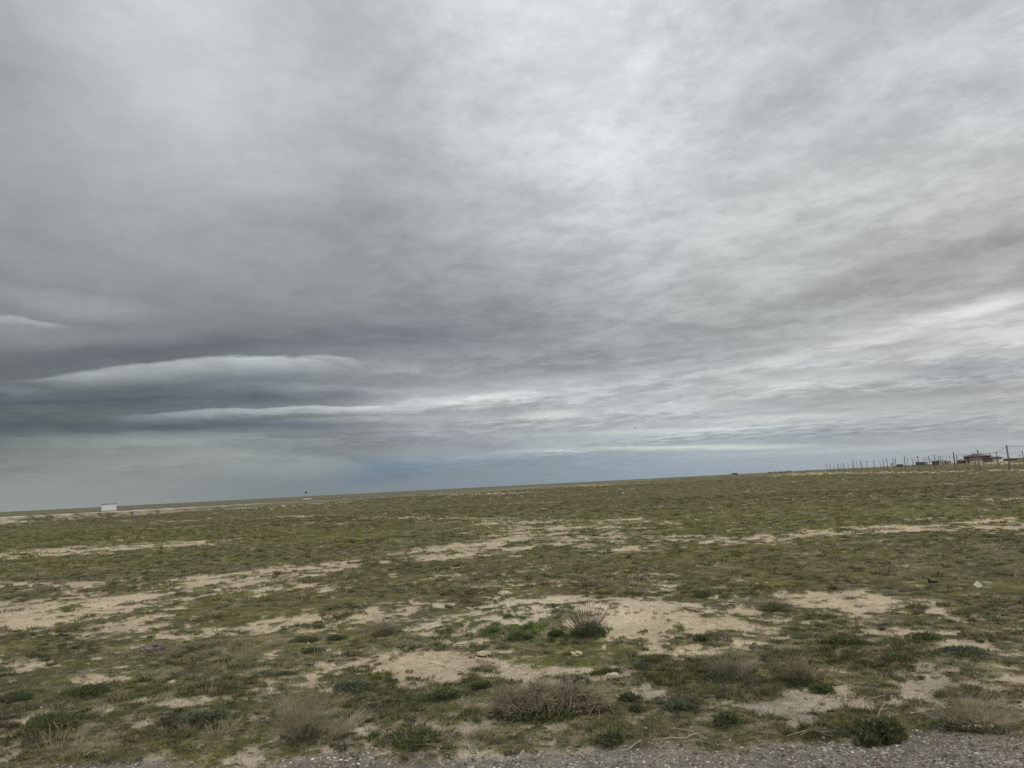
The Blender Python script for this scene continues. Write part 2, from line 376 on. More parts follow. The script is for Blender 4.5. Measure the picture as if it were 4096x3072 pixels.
def ground_colour(x, y):
    S, g, cov, grav, U, V = survey(x, y)
    r = np.hypot(x, y)
    W = [0.30 + 0.35 * fbm(x, y, 7, 3, 400 + 7 * k) for k in range(6)]
    base = np.array([.25, .55, .05, .6, .30, .35])
    W = [np.clip(W[k] * 1.2, 0, 1) * base[k] for k in range(6)]
    for p, k, wt in HUE:
        b = blob(U, V, p) * wt
        for q in range(6): W[q] = W[q] * (1 - 0.85 * b)
        W[k] = W[k] + b
    W = np.stack(W, -1) + 1e-3; W = W / W.sum(-1, keepdims=True)
    veg = (W @ FAM) * np.array([.78, .79, .43])
    f = fbm(x, y, 0.25, 4, 500, 0.65); f2 = fbm(x, y, 1.7, 4, 510, 0.6)
    fa = sstep(40, 160, r); f2 = f2 * (1 - fa) + fa * (0.7 * fbm(x, y, 7, 4, 515, 0.7) + 0.55 * fbm(x, y * 0.5, 40, 3, 516))
    veg = veg * np.clip(1 + 0.34 * f + 0.26 * f2, 0.3, 2.2)[:, None]
    dry = sstep(0.35, 0.95, fbm(x, y, 1.1, 4, 520, 0.6))[:, None] * 0.5
    veg = veg * (1 - dry) + np.array([.17, .135, .08]) * dry * np.clip(1 + .3 * f, .4, 2)[:, None]
    sand = np.array([.345, .278, .184]) * np.clip(1 + 0.20 * f + 0.14 * f2, 0.45, 1.6)[:, None]
    # stony silt of the verge is greyer and darker than the open sand
    silt = np.array([.235, .20, .148]) * np.clip(1 + 0.30 * f + 0.15 * f2, 0.4, 1.7)[:, None]
    ns = ((1 - sstep(8.2, 11.5, r + 1.2 * fbm(x, y, 2.2, 2, 530))))[:, None]
    bare = sand * (1 - ns * 0.85) + silt * ns * 0.85
    lit = (sstep(0.02, 0.34, g) * 0.4 + 0.6)[:, None]
    # turf is leaf over soil: the crust keeps showing between the leaves
    spt = sstep(-0.15, 0.55, fbm(x, y, 0.16, 3, 551, 0.8) + 0.35 * fbm(x, y, 0.9, 3, 552))[:, None] * (0.85 - 0.25 * sstep(10, 16, r) - 0.30 * sstep(30, 90, r))[:, None]
    veg = veg * (1 - spt) + (np.array([.165, .135, .084]) * np.clip(1 + .4 * f, .4, 1.7)[:, None]) * spt
    dk = sstep(0.25, 0.9, fbm(x, y, 0.30, 4, 553, 0.8))[:, None] * 0.65
    veg = veg * (1 - dk) + np.array([.040, .040, .020]) * dk  # random dark specks; shade of the gaps between leaves is painted in too
    chalk = blob(U, V, P(540, 617, 130, 15, 2, .8))[:, None]
    bare = bare * (1 - chalk) + np.array([.44, .37, .265]) * np.clip(1 + .18 * f + .12 * fbm(x, y, .6, 4, 554), .5, 1.5)[:, None] * chalk
    c = bare * (1 - cov[:, None]) + veg * cov[:, None]
    # thin straw and crust showing through the sward
    thr = sstep(0.55, 1.1, fbm(x, y, 0.5, 4, 540, 0.65) - 0.2 * cov)[:, None] * 0.45
    c = c * (1 - thr) + np.array([.25, .21, .13]) * thr
    gr = np.array([.140, .122, .096]) * np.clip(1 + 0.40 * f + .15 * fbm(x, y, .8, 3, 580), 0.4, 1.8)[:, None]
    c = c * (1 - grav[:, None]) + gr * grav[:, None]
    s = -road_side(x, y); far = (r > 60)
    beyond = (sstep(6, 20, -s) * far)[:, None] * 0.6
    strip = np.clip(1 + 0.35 * fbm(x * 0.25 - y * 0.1, y * 0.9, 60, 3, 570), .4, 2)[:, None]
    c = c * (1 - beyond) + np.array([.105, .100, .066]) * strip * beyond
    return np.clip(c, 0.004, 0.8), cov, grav


def bank(x, y):
    """height of the road bank above the plain and the place across it"""
    s_ = -road_side(x, y); n = 0.5 * fbm(x, y, 11, 3, 77)
    hb = 1.30 + 0.30 * sstep(-125, -100, x) + 0.14 * fbm(x, y, 26, 2, 78)
    near_ = sstep(4.6 + n, 1.4 + 0.5 * n, s_); back = sstep(-12.0, -7.5, s_)
    tap = 1 - 0.72 * sstep(-120, -40, x)
    return hb * near_ * back * tap + 0.09 * fbm(x, y, 1.6, 4, 79, 0.7) * sstep(0.3, 2, s_) * near_, s_




def height(x, y, cov=None, grav=None, objects=True):
    if cov is None:
        S, g, cov, grav, U, V = survey(x, y)
    r = np.hypot(x, y)
    z = height_base(x, y)
    a = 1 + np.clip((r - 15) / 60, 0, 1.2)
    lump = np.clip(0.5 + 0.6 * fbm(x, y, 0.55, 3, 600), 0, 2)
    if r.max() > 100:
        b_, s_ = bank(x, y); z = z + np.where((r > 100) & (np.abs(s_) < 30) & objects, b_, 0)
    z = z + cov * (0.012 + 0.026 * lump) * a * (1 - grav) * (1 - sstep(350, 700, r))
    z = z + (0.010 * fbm(x, y, 0.22, 3, 610) + 0.03 * fbm(x, y, 1.6, 3, 620)) * (1 - 0.6 * grav) * (1 - sstep(150, 400, r))
    return z


def hz(x, y):
    a = np.array([float(x)]); b = np.array([float(y)])
    return float(height(a, b)[0])


def at(px, py):
    """point of the plain seen at a pixel of the photo"""
    d = px_dir(px, py)
    z = 0.0; q = None
    for _ in range(12):
        t = (z - H) / min(d[2], -1e-4); q = (d[0] * t, d[1] * t); z = 0.5 * z + 0.5 * float(height_base(np.array([q[0]]), np.array([q[1]]))[0])
    return Vector((q[0], q[1], hz(*q)))


def at_depth(px, depth):
    """point of the plain on a bearing, at a depth"""
    uu, _ = uv_of(px, 511.7 - .0517 * px)
    return Vector((uu * depth, depth, hz(uu * depth, depth)))


# ------------------------------------------------------------------ object helpers
def tag(o, label=None, cat=None, group=None, kind=None):
    if label: o['label'] = label
    if cat: o['category'] = cat
    if group: o['group'] = group
    if kind: o['kind'] = kind
    return o


def link(name, me, mat=None, parent=None, loc=None):
    o = bpy.data.objects.new(name, me); C.objects.link(o)
    if mat is not None and me is not None: me.materials.append(mat)
    if parent is not None: o.parent = parent
    if loc is not None: o.location = loc
    return o


def empty(name, loc, label, cat, group=None, rz=0.0):
    o = bpy.data.objects.new(name, None); C.objects.link(o); o.location = loc; o.rotation_euler = (0, 0, rz)
    o.empty_display_size = 0.1
    return tag(o, label, cat, group)


def np_mesh(name, verts, tris=None, quads=None, cols=None, smooth=False):
    me = bpy.data.meshes.new(name)
    verts = np.asarray(verts, dtype=np.float32)
    idx = []; starts = []; tot = 0
    if quads is not None and len(quads):
        q = np.asarray(quads, dtype=np.int32); idx.append(q.ravel()); starts.append(np.arange(len(q)) * 4); tot = len(q) * 4
    if tris is not None and len(tris):
        t = np.asarray(tris, dtype=np.int32); idx.append(t.ravel()); starts.append(tot + np.arange(len(t)) * 3)
    idx = np.concatenate(idx); starts = np.concatenate(starts).astype(np.int32)
    me.vertices.add(len(verts)); me.vertices.foreach_set('co', verts.ravel())
    me.loops.add(len(idx)); me.loops.foreach_set('vertex_index', idx)
    me.polygons.add(len(starts)); me.polygons.foreach_set('loop_start', starts)
    me.update(calc_edges=True)
    if cols is not None:
        at_ = me.attributes.new('Col', 'FLOAT_COLOR', 'POINT')
        cc = np.ones((len(verts), 4), dtype=np.float32); cc[:, :3] = cols
        at_.data.foreach_set('color', cc.ravel())
    me.polygons.foreach_set('use_smooth', np.full(len(starts), smooth, dtype=bool))
    return me


class MB:
    """collects boxes and tubes in local space and links them as one mesh"""
    def __init__(self): self.v = []; self.f = []

    def box(self, x0, x1, y0, y1, z0, z1, taper=0.0):
        n = len(self.v); t = taper
        self.v += [(x0, y0, z0), (x1, y0, z0), (x1, y1, z0), (x0, y1, z0),
                   (x0 + t, y0 + t, z1), (x1 - t, y0 + t, z1), (x1 - t, y1 - t, z1), (x0 + t, y1 - t, z1)]
        self.f += [tuple(n + i for i in q) for q in ((0, 3, 2, 1), (4, 5, 6, 7), (0, 1, 5, 4), (1, 2, 6, 5), (2, 3, 7, 6), (3, 0, 4, 7))]
        return self

    def poly(self, vs, fs):
        n = len(self.v); self.v += [tuple(q) for q in vs]; self.f += [tuple(n + i for i in q) for q in fs]; return self

    def tube(self, pts, rad, sides=5, cap=True):
        pts = [Vector(q) for q in pts]; n0 = len(self.v); m = len(pts)
        rads = rad if hasattr(rad, '__len__') else [rad] * m
        for i, q in enumerate(pts):
            d = (pts[min(i + 1, m - 1)] - pts[max(i - 1, 0)]); d = d.normalized() if d.length > 1e-9 else Vector((0, 0, 1))
            a = d.cross(Vector((0.31, 0.95, 0.05))); a = a.normalized() if a.length > 1e-4 else Vector((1, 0, 0)); b = d.cross(a)
            for k in range(sides):
                t = 2 * math.pi * k / sides
                self.v.append(tuple(q + (a * math.cos(t) + b * math.sin(t)) * rads[i]))
        for i in range(m - 1):
            for k in range(sides):
                k2 = (k + 1) % sides
                self.f.append((n0 + i * sides + k, n0 + i * sides + k2, n0 + (i + 1) * sides + k2, n0 + (i + 1) * sides + k))
        if cap:
            self.f.append(tuple(n0 + k for k in range(sides))[::-1]); self.f.append(tuple(n0 + (m - 1) * sides + k for k in range(sides)))
        return self

    def build(self, name, mat, parent=None, smooth=False, loc=None):
        me = bpy.data.meshes.new(name); me.from_pydata(self.v, [], self.f); me.update()
        if smooth: me.polygons.foreach_set('use_smooth', [True] * len(me.polygons))
        return link(name, me, mat, parent, loc)


# ------------------------------------------------------------------ materials
def material(name, base, rough=0.9, var=0.25, scale=6.0, var2=None, bump=0.0, attr=False, coords='Object', trans=0.0, metal=0.0):
    m = bpy.data.materials.new(name); m.use_nodes = True; t = NT(m.node_tree)
    out = t.n('ShaderNodeOutputMaterial'); b = t.n('ShaderNodeBsdfPrincipled')
    b.inputs['Roughness'].default_value = rough; b.inputs['Metallic'].default_value = metal
    b.inputs['Specular IOR Level'].default_value = 0.25
    tc_ = t.n('ShaderNodeTexCoord'); vec = tc_.outputs[coords]
    n1 = t.noise(vec, scale, 6, 0.6).outputs[0]; n2 = t.noise(vec, scale * 0.17, 3, 0.5).outputs[0]
    if attr:
        a = t.n('ShaderNodeAttribute', attribute_name='Col'); c = a.outputs['Color']
        n3 = t.noise(vec, scale * 5, 4, 0.7).outputs[0]
        c = t.vm('SCALE', c, s=t.rng(n3, 0.3, 0.7, 1 - var * 1.3, 1 + var * 1.3))
    else:
        c = t.mix(t.rng(n2, 0.35, 0.65), (*base, 1), (*(var2 or base), 1))
    k = t.m('ADD', 1 - var, t.m('MULTIPLY', n1, 2 * var))
    c = t.vm('SCALE', c, s=k)
    t.put(b.inputs['Base Color'], c)
    if bump:
        bp = t.n('ShaderNodeBump'); bp.inputs['Strength'].default_value = 0.7; bp.inputs['Distance'].default_value = bump
        t.put(bp.inputs['Height'], n1); t.put(b.inputs['Normal'], bp.outputs[0])
    if trans:
        tr = t.n('ShaderNodeBsdfTranslucent'); t.put(tr.inputs[0], c)
        mx = t.n('ShaderNodeMixShader'); mx.inputs[0].default_value = trans
        t.put(mx.inputs[1], b.outputs[0]); t.put(mx.inputs[2], tr.outputs[0]); t.put(out.inputs[0], mx.outputs[0])
    else:
        t.put(out.inputs[0], b.outputs[0])
    return m


M = dict(
    ground=material('steppe_soil', None, 0.95, 0.36, 9.0, bump=0.05, attr=True),
    leaf=material('small_leaves', None, 0.8, 0.12, 9, attr=True, trans=0.15),
    pebble=material('pebbles', None, 0.8, 0.2, 40, attr=True, bump=0.002),
    twig=material('dry_twigs', (.225, .190, .125), 0.9, 0.3, 14, (.29, .245, .17)),
    twig_red=material('russet_twigs', (.200, .165, .105), 0.9, 0.3, 12, (.27, .225, .15)),
    twig_grey=material('grey_twigs', (.21, .17, .13), 0.9, 0.3, 12, (.16, .13, .10)),
    straw=material('bleached_straw', (.34, .28, .19), 0.85, 0.3, 10, (.25, .20, .13)),
    green=material('weed_green', (.078, .092, .036), 0.8, 0.35, 9, (.108, .112, .050), trans=0.15),
    bright=material('fresh_green', (.075, .100, .032), 0.8, 0.3, 14, (.10, .12, .045), trans=0.15),
    sage=material('sage_green', (.088, .104, .060), 0.8, 0.3, 9, (.112, .120, .072), trans=0.1),
    drift=material('bleached_wood', (.47, .39, .28), 0.8, 0.25, 8, (.36, .29, .20), bump=0.004),
    stone=material('pale_stone', (.40, .35, .27), 0.9, 0.25, 7, (.33, .29, .22), bump=0.01),
    cream=material('cream_block', (.62, .56, .40), 0.85, 0.22, 14, (.50, .43, .28), bump=0.004),
    dark_rock=material('dark_rock', (.115, .10, .088), 0.95, 0.35, 9, (.16, .14, .12), bump=0.02),
    black=material('black_scrap', (.012, .012, .012), 0.6, 0.3, 12),
    clod=material('dry_clay', (.42, .35, .25), 0.95, 0.3, 14, (.33, .27, .18), bump=0.03),
    concrete=material('weathered_concrete', (.30, .285, .255), 0.9, 0.2, 1.2, (.36, .34, .30), bump=0.01),
    post=material('old_concrete_post', (.115, .112, .105), 0.9, 0.2, 1.5, (.15, .145, .135)),
    wire=material('steel_cable', (.09, .09, .09), 0.6, 0.1, 2.0, metal=0.3),
    white=material('whitewash', (.60, .61, .60), 0.85, 0.12, 0.9, (.54, .55, .53)),
    roof_dark=material('dark_sheet_roof', (.055, .05, .05), 0.7, 0.2, 1.0, (.08, .07, .07)),
    roof_brown=material('brown_tile_roof', (.10, .078, .070), 0.8, 0.25, 1.4, (.13, .105, .095)),
    brick=material('dark_red_brick', (.092, .056, .052), 0.9, 0.2, 2.0, (.11, .070, .062)),
    beige=material('beige_render', (.34, .29, .20), 0.9, 0.15, 1.0, (.29, .25, .18)),
    rust=material('rusty_sheet', (.085, .062, .052), 0.85, 0.3, 1.5, (.055, .05, .048)),
    glass=material('dark_glass', (.02, .022, .025), 0.2, 0.1, 1.0),
    tyre=material('rubber', (.02, .02, .02), 0.9, 0.2, 3.0),
    paint=material('pale_vehicle_paint', (.38, .37, .34), 0.5, 0.1, 1.0),
    blue=material('pale_blue_sheet', (.50, .57, .63), 0.6, 0.1, 1.0),
    bark=material('grey_bark', (.13, .11, .09), 0.95, 0.3, 3.0),
    far_leaf=material('bare_tree_crown', (.12, .115, .085), 0.9, 0.3, 1.0, (.16, .145, .11)),
    bird=material('dark_plumage', (.03, .028, .026), 0.8, 0.2, 9.0),
)

# ------------------------------------------------------------------ the plain: one sheet to the horizon
azf = np.radians(np.arange(-44, 44.001, 0.075))
azc = np.radians(np.arange(46, 314.1, 4.0))
az = np.concatenate([azf, azc]); NA = len(az)
s = [700.0]
while s[-1] > 0.12:
    c_ = s[-1]; s.append(c_ - (1.6 if c_ > 340 else 0.8 if c_ > 25 else 0.45 if c_ > 5 else 0.18 if c_ > 1 else 0.06))
s = [q for q in s if q > 0.1]
rad = H * 740 / np.array(s); NR = len(rad)
RR, AA = np.meshgrid(rad, az, indexing='ij')
gx = (RR * np.sin(AA)).ravel(); gy = (RR * np.cos(AA)).ravel()
gc, gcov, ggrav = ground_colour(gx, gy)
gz = height(gx, gy, gcov, ggrav, objects=False)
ii = np.arange(NR - 1)[:, None] * NA; jj = np.arange(NA)[None, :]; j2 = (jj + 1) % NA
quads = np.stack([ii + jj, ii + NA + jj, ii + NA + j2, ii + j2], -1).reshape(-1, 4)
gv = np.stack([gx, gy, gz], -1)
gv = np.vstack([gv, [[0, 0, float(gz[:NA].mean())]]]); gc2 = np.vstack([gc, gc[:1]])
cidx = len(gv) - 1
tris = np.stack([np.full(NA, cidx), np.arange(NA), (np.arange(NA) + 1) % NA], -1)
ground = link('ground', np_mesh('ground', gv, tris[:, ::-1], quads[:, ::-1], gc2, smooth=True), M['ground'])
tag(ground, kind='structure', label='open steppe plain of sparse green turf and bare pale sand')


# the embanked road beyond, a strip of its own
al = np.concatenate([np.arange(-260, 60, 0.8), np.arange(60, 700, 6.0)])
ac = np.concatenate([np.arange(-14, -4, 1.0), np.arange(-4, 6.2, 0.22)])
tdir = np.array([1, 2.6]) / math.hypot(1, 2.6); ndir = np.array([tdir[1], -tdir[0]])
foot = np.array([-100.0, 160.0])
AL, AC = np.meshgrid(al, ac, indexing='ij')
bx_ = (foot[0] + AL * tdir[0] + AC * ndir[0]).ravel(); by_ = (foot[1] + AL * tdir[1] + AC * ndir[1]).ravel()
bh, bs = bank(bx_, by_)
bz = height_base(bx_, by_) + bh - 0.12 + 0.10 * (np.abs(bs + 4.5) < 9)
n1 = fbm(bx_, by_, 5, 4, 80, .65); n2 = fbm(bx_, by_, 0.9, 4, 81, .65); n3 = fbm(bx_, by_, 22, 2, 82)
green_ = np.array([.078, .078, .038]) * np.clip(1 + .4 * n2, .4, 1.8)[:, None]
raw_ = np.array([.25, .20, .14]) * np.clip(1 + .3 * n2 + .25 * n1, .35, 1.8)[:, None]
edge_ = np.array([.46, .41, .33]) * np.clip(1 + .25 * n2, .5, 1.6)[:, None]
slope_w = (sstep(1.2, 2.0, bs) * sstep(-.35, .35, n1 + .7 * n3 + .7 * n2 + .85 - .25 * (bs - 2)) * (1 - .8 * sstep(-105, -70, bx_)))[:, None]
edge_w = (np.exp(-((bs - 1.25 - .2 * n1) / .62) ** 2) * sstep(-.9, .0, n1 + .4) * (1 - .35 * sstep(-100, -60, bx_)))[:, None]
bc = green_ * (1 - slope_w) + raw_ * slope_w
bc = bc * (1 - edge_w) + edge_ * edge_w
top_w = (sstep(0.6, -0.2, bs) * sstep(-8.2, -7.4, bs))[:, None] * .8
bc = bc * (1 - top_w) + np.array([.12, .115, .10]) * top_w
nb = len(ac); i_, j_ = np.meshgrid(np.arange(len(al) - 1), np.arange(nb - 1), indexing='ij')
q0 = (i_ * nb + j_).ravel(); bq = np.stack([q0, q0 + nb, q0 + nb + 1, q0 + 1], -1)[:, ::-1]
road = link('road', np_mesh('road', np.stack([bx_, by_, bz], -1), None, bq, np.clip(bc, .01, .8), smooth=True), M['ground'])
tag(road, kind='structure', label='embanked far road with a crumbling pale edge')


# ------------------------------------------------------------------ small plants and stones nobody could count
def sector(r0, r1, n, half=44):
    r = np.sqrt(rng.uniform(r0 * r0, r1 * r1, n)); a = np.radians(rng.uniform(-half, half, n))
    return r * np.sin(a), r * np.cos(a)


def tufts(px_, py_, pz_, size, hgt, blades, width, colr, lean=0.9, jit=0.22):
    """a triangle per blade, many blades to a tuft"""
    n = len(px_); B = blades
    ang = rng.uniform(0, 2 * np.pi, (n, B)); rr = np.sqrt(rng.uniform(0, 1, (n, B))) * size[:, None]
    bx = px_[:, None] + rr * np.cos(ang) * 0.8; by = py_[:, None] + rr * np.sin(ang) * 0.8
    hh = hgt[:, None] * rng.uniform(0.45, 1.15, (n, B)) * (1.1 - 0.6 * rr / np.maximum(size[:, None], 1e-6))
    la = ang + rng.uniform(-0.9, 0.9, (n, B)); ll = hh * lean * rng.uniform(0.3, 1.4, (n, B))
    tx = bx + ll * np.cos(la); ty = by + ll * np.sin(la)
    wa = rng.uniform(0, np.pi, (n, B)); ww = width[:, None] * rng.uniform(0.6, 1.4, (n, B)) * 0.5
    z0 = pz_[:, None] - 0.012
    v0 = np.stack([bx - ww * np.cos(wa), by - ww * np.sin(wa), z0 + 0 * bx], -1)
    v1 = np.stack([bx + ww * np.cos(wa), by + ww * np.sin(wa), z0 + 0 * bx], -1)
    v2 = np.stack([tx, ty, z0 + hh], -1)
    V = np.stack([v0, v1, v2], 2).reshape(-1, 3)
    cb = colr[:, None, :] * np.clip(rng.normal(1, jit, (n, B, 1)), 0.4, 1.8)
    Cc = np.repeat(cb[:, :, None, :], 3, 2).reshape(-1, 3)
    return V, Cc


def join_tris(name, parts, mat, label, **kw):
    V = np.concatenate([p_[0] for p_ in parts]); Cc = np.concatenate([p_[1] for p_ in parts])
    T = np.arange(len(V)).reshape(-1, 3)
    o = link(name, np_mesh(name, V, T, None, Cc), mat)
    tag(o, label=label, kind='stuff'); return o


def scatter(r0, r1, n, thr, size, hgt, blades, width, lean=0.9, gain=1.0, keep=None):
    x, y = sector(r0, r1, n)
    c, cov, grav = ground_colour(x, y)
    pr = cov * (1 - grav) if thr is None else thr(x, y, cov, grav)
    k = rng.uniform(0, 1, n) < pr
    x, y, c, cov, grav = x[k], y[k], c[k], cov[k], grav[k]
    z = height(x, y, cov, grav)
    m = len(x)
    # plants are green even where the crust beneath them is pale
    lum = c.mean(1, keepdims=True); over = np.clip(lum / 0.105, 1, 4)
    veg = c / over
    dryness = (1 - cov)[:, None] * .55
    veg = veg * np.array([0.95, 1.06, 0.9]); veg = veg * (1 - dryness) + np.array([.105, .090, .050]) * dryness
    kind_ = rng.uniform(0, 1, (m, 1)); rr_ = np.hypot(x, y)[:, None]
    vv = 1 - 0.6 * sstep(20, 60, rr_)
    veg = veg * (1 - vv * (kind_ < .20)) + np.array([.18, .14, .088]) * (vv * (kind_ < .20))
    veg = veg * (1 - .7 * vv * (kind_ > .72)) + np.array([.085, .100, .058]) * (.7 * vv * (kind_ > .72))
    sz = size * rng.lognormal(0, 0.35, m); hh = hgt * rng.lognormal(0, 0.35, m)
    return tufts(x, y, z, sz, hh, blades, np.full(m, width), veg * gain * np.clip(rng.normal(1, 0.22, (m, 1)), .5, 1.7), lean)


cover = [
    scatter(6.1, 10, 26000, lambda x, y, c, g: c ** 2 * (1 - g) ** 2 * .8 + .10 * (1 - g), 0.034, 0.034, 24, 0.007, 1.0, 1.12),
    scatter(6.3, 11, 9000, lambda x, y, c, g: (.05 + c ** 2) * (1 - g) * sstep(-.2, .5, fbm(x, y, 0.9, 2, 710)), 0.062, 0.060, 50, 0.008, .8, .95),
    scatter(10, 16, 30000, lambda x, y, c, g: c ** 2 * .9 + .13, 0.050, 0.026, 14, 0.010, 1.2, 1.12),
    scatter(10, 18, 8000, lambda x, y, c, g: (.04 + c ** 2) * sstep(-.2, .5, fbm(x, y, 1.3, 2, 711)), 0.085, 0.065, 40, 0.011, .8, .95),
    scatter(16, 30, 42000, lambda x, y, c, g: c ** 2 * .85 + .07, 0.075, 0.026, 10, 0.016, 1.4, 1.12),
    scatter(18, 40, 8000, lambda x, y, c, g: .04 + c * .8, 0.15, 0.075, 34, 0.019, .9, 1.0),
    scatter(30, 60, 42000, lambda x, y, c, g: c * 0.8, 0.15, 0.035, 9, 0.030, 1.6, 1.2),
    scatter(40, 90, 5000, lambda x, y, c, g: c * .9, 0.36, 0.11, 30, 0.04, .9, 1.12),
    scatter(60, 130, 26000, lambda x, y, c, g: c * 0.7, 0.32, 0.06, 9, 0.07, 1.6, 1.1),
    scatter(130, 330, 16000, lambda x, y, c, g: c * 0.6, 0.9, 0.12, 9, 0.22, 1.6, 1.0),
]
join_tris('ground_cover', cover, M['leaf'], 'low wormwood and turf clumps spread over the plain')

# straw litter
x, y = sector(6.2, 14, 14000); c, cov, grav = ground_colour(x, y)
k = (rng.uniform(0, 1, len(x)) < 0.25 + 0.75 * sstep(0.1, .7, fbm(x, y, 1.4, 3, 720))) & (grav < 0.8)
x, y = x[k], y[k]; z = height(x, y); m = len(x)
st = tufts(x, y, z + 0.01, np.full(m, 0.05), np.full(m, 0.028), 7, np.full(m, 0.005), np.tile([.30, .24, .165], (m, 1)) * rng.uniform(.5, 1.35, (m, 1)), 2.2)
join_tris('dry_straw', [st], M['leaf'], 'short bleached straw lying between the weeds by the gravel')


def pebbles(x, y, rad_, colr, name, label):
    n = len(x); z = height(x, y)
    ico = np.array([(0, 0, 1), (.894, 0, .447), (.276, .851, .447), (-.724, .526, .447), (-.724, -.526, .447), (.276, -.851, .447),
                    (.724, .526, -.447), (-.276, .851, -.447), (-.894, 0, -.447), (-.276, -.851, -.447), (.724, -.526, -.447), (0, 0, -1)])
    fc = np.array([(0, 1, 2), (0, 2, 3), (0, 3, 4), (0, 4, 5), (0, 5, 1), (1, 6, 2), (2, 7, 3), (3, 8, 4), (4, 9, 5), (5, 10, 1),
                   (6, 7, 2), (7, 8, 3), (8, 9, 4), (9, 10, 5), (10, 6, 1), (11, 7, 6), (11, 8, 7), (11, 9, 8), (11, 10, 9), (11, 6, 10)])
    sc = np.stack([rng.uniform(.7, 1.5, n), rng.uniform(.6, 1.1, n), rng.uniform(.35, .75, n)], -1) * rad_[:, None]
    V = ico[None] * rng.uniform(.8, 1.2, (n, 12, 1)) * sc[:, None]
    a = rng.uniform(0, 6.28, n); ca, sa = np.cos(a)[:, None], np.sin(a)[:, None]
    X = V[..., 0] * ca - V[..., 1] * sa + x[:, None]; Y = V[..., 0] * sa + V[..., 1] * ca + y[:, None]; Z = V[..., 2] + (z + sc[:, 2] * .25)[:, None]
    V = np.stack([X, Y, Z], -1).reshape(-1, 3); T = (fc[None] + (np.arange(n) * 12)[:, None, None]).reshape(-1, 3)
    o = link(name, np_mesh(name, V, T, None, np.repeat(colr, 12, 0), smooth=True), M['pebble'])
    return tag(o, label=label, kind='stuff')


x = rng.uniform(-6.5, 6.5, 70000); y = rng.uniform(5.0, 7.6, 70000)
_, _, _, grav, _, _ = survey(x, y)
k = rng.uniform(0, 1, len(x)) < (0.03 + grav * (0.4 + 0.6 * sstep(-.3, .5, fbm(x, y, .6, 2, 730)))); x, y = x[k], y[k]; n = len(x)
pal = np.array([[.205, .183, .145], [.125, .112, .09], [.32, .295, .25], [.065, .062, .055], [.25, .19, .14], [.56, .52, .45]])
pc = pal[rng.choice(6, n, p=[.37, .27, .13, .13, .08, .02])] * rng.uniform(.75, 1.2, (n, 1))
pebbles(x, y, 0.0085 * np.minimum(rng.lognormal(0, .6, n), 2.3), pc, 'gravel', 'grey mixed gravel of the shoulder in the foreground')
x, y = sector(6.4, 15, 16000); _, g_, cov, grav, _, _ = survey(x, y)
k = rng.uniform(0, 1, len(x)) < (1 - cov) * sstep(0.0, 0.7, fbm(x, y, 1.8, 2, 740)) + .08; x, y = x[k], y[k]; n = len(x)
pebbles(x, y, 0.007 * rng.lognormal(0, .5, n), np.tile([.46, .40, .32], (n, 1)) * rng.uniform(.35, 1.15, (n, 1)), 'scattered_pebbles',
        'small pale pebbles strewn on the bare ground')


# ------------------------------------------------------------------ individual plants
def mpp(p_):                                  # metres per photo pixel at a point
    return (p_.y * F3[1] + (p_.z - H) * F3[2]) / FPX


def stems_mesh(n, wid, hgt, thick, spread=1.0, branch=3, curl=0.25, lean=0.0, seed=0, base=0.15, droop=0.0, depth=None):
    rd = random.Random(seed); mb = MB(); depth = depth or wid
    for i in range(n):
        a = rd.uniform(0, 2 * math.pi); q = rd.random() ** 0.5
        bx, by = math.cos(a) * q * wid * base, math.sin(a) * q * depth * base
        hh = hgt * (1.0 - 0.55 * rd.random() ** 1.5) * (1 - 0.3 * q * spread)
        ex = bx + math.cos(a) * q * wid * 0.5 * spread + lean * hh + rd.gauss(0, .04) * wid; ey = by + math.sin(a) * q * depth * 0.5 * spread + rd.gauss(0, .04) * wid
        pts = []
        for j in range(4):
            t = j / 3
            pts.append((bx + (ex - bx) * t ** 1.3 + rd.gauss(0, curl * .05) * wid * t, by + (ey - by) * t ** 1.3 + rd.gauss(0, curl * .05) * wid * t,
                        hh * (t - droop * t * t)))
        mb.tube(pts, [thick, thick * .8, thick * .6, thick * .35], 3, False)
        for b in range(branch):
            t = rd.uniform(0.3, .95); j = min(2, int(t * 3)); f = t * 3 - j
            p0 = Vector(pts[j]).lerp(Vector(pts[j + 1]), f)
            d = Vector((math.cos(a) * q + rd.gauss(0, .5), math.sin(a) * q + rd.gauss(0, .5), rd.uniform(.2, 1.0))).normalized() * hh * rd.uniform(.15, .38)
            m_ = p0 + d * .55 + Vector((rd.gauss(0, .1), rd.gauss(0, .1), rd.gauss(0, .1))) * hh * curl
            mb.tube([p0, m_, p0 + d], [thick * .6, thick * .5, thick * .3], 3, False)
    return mb


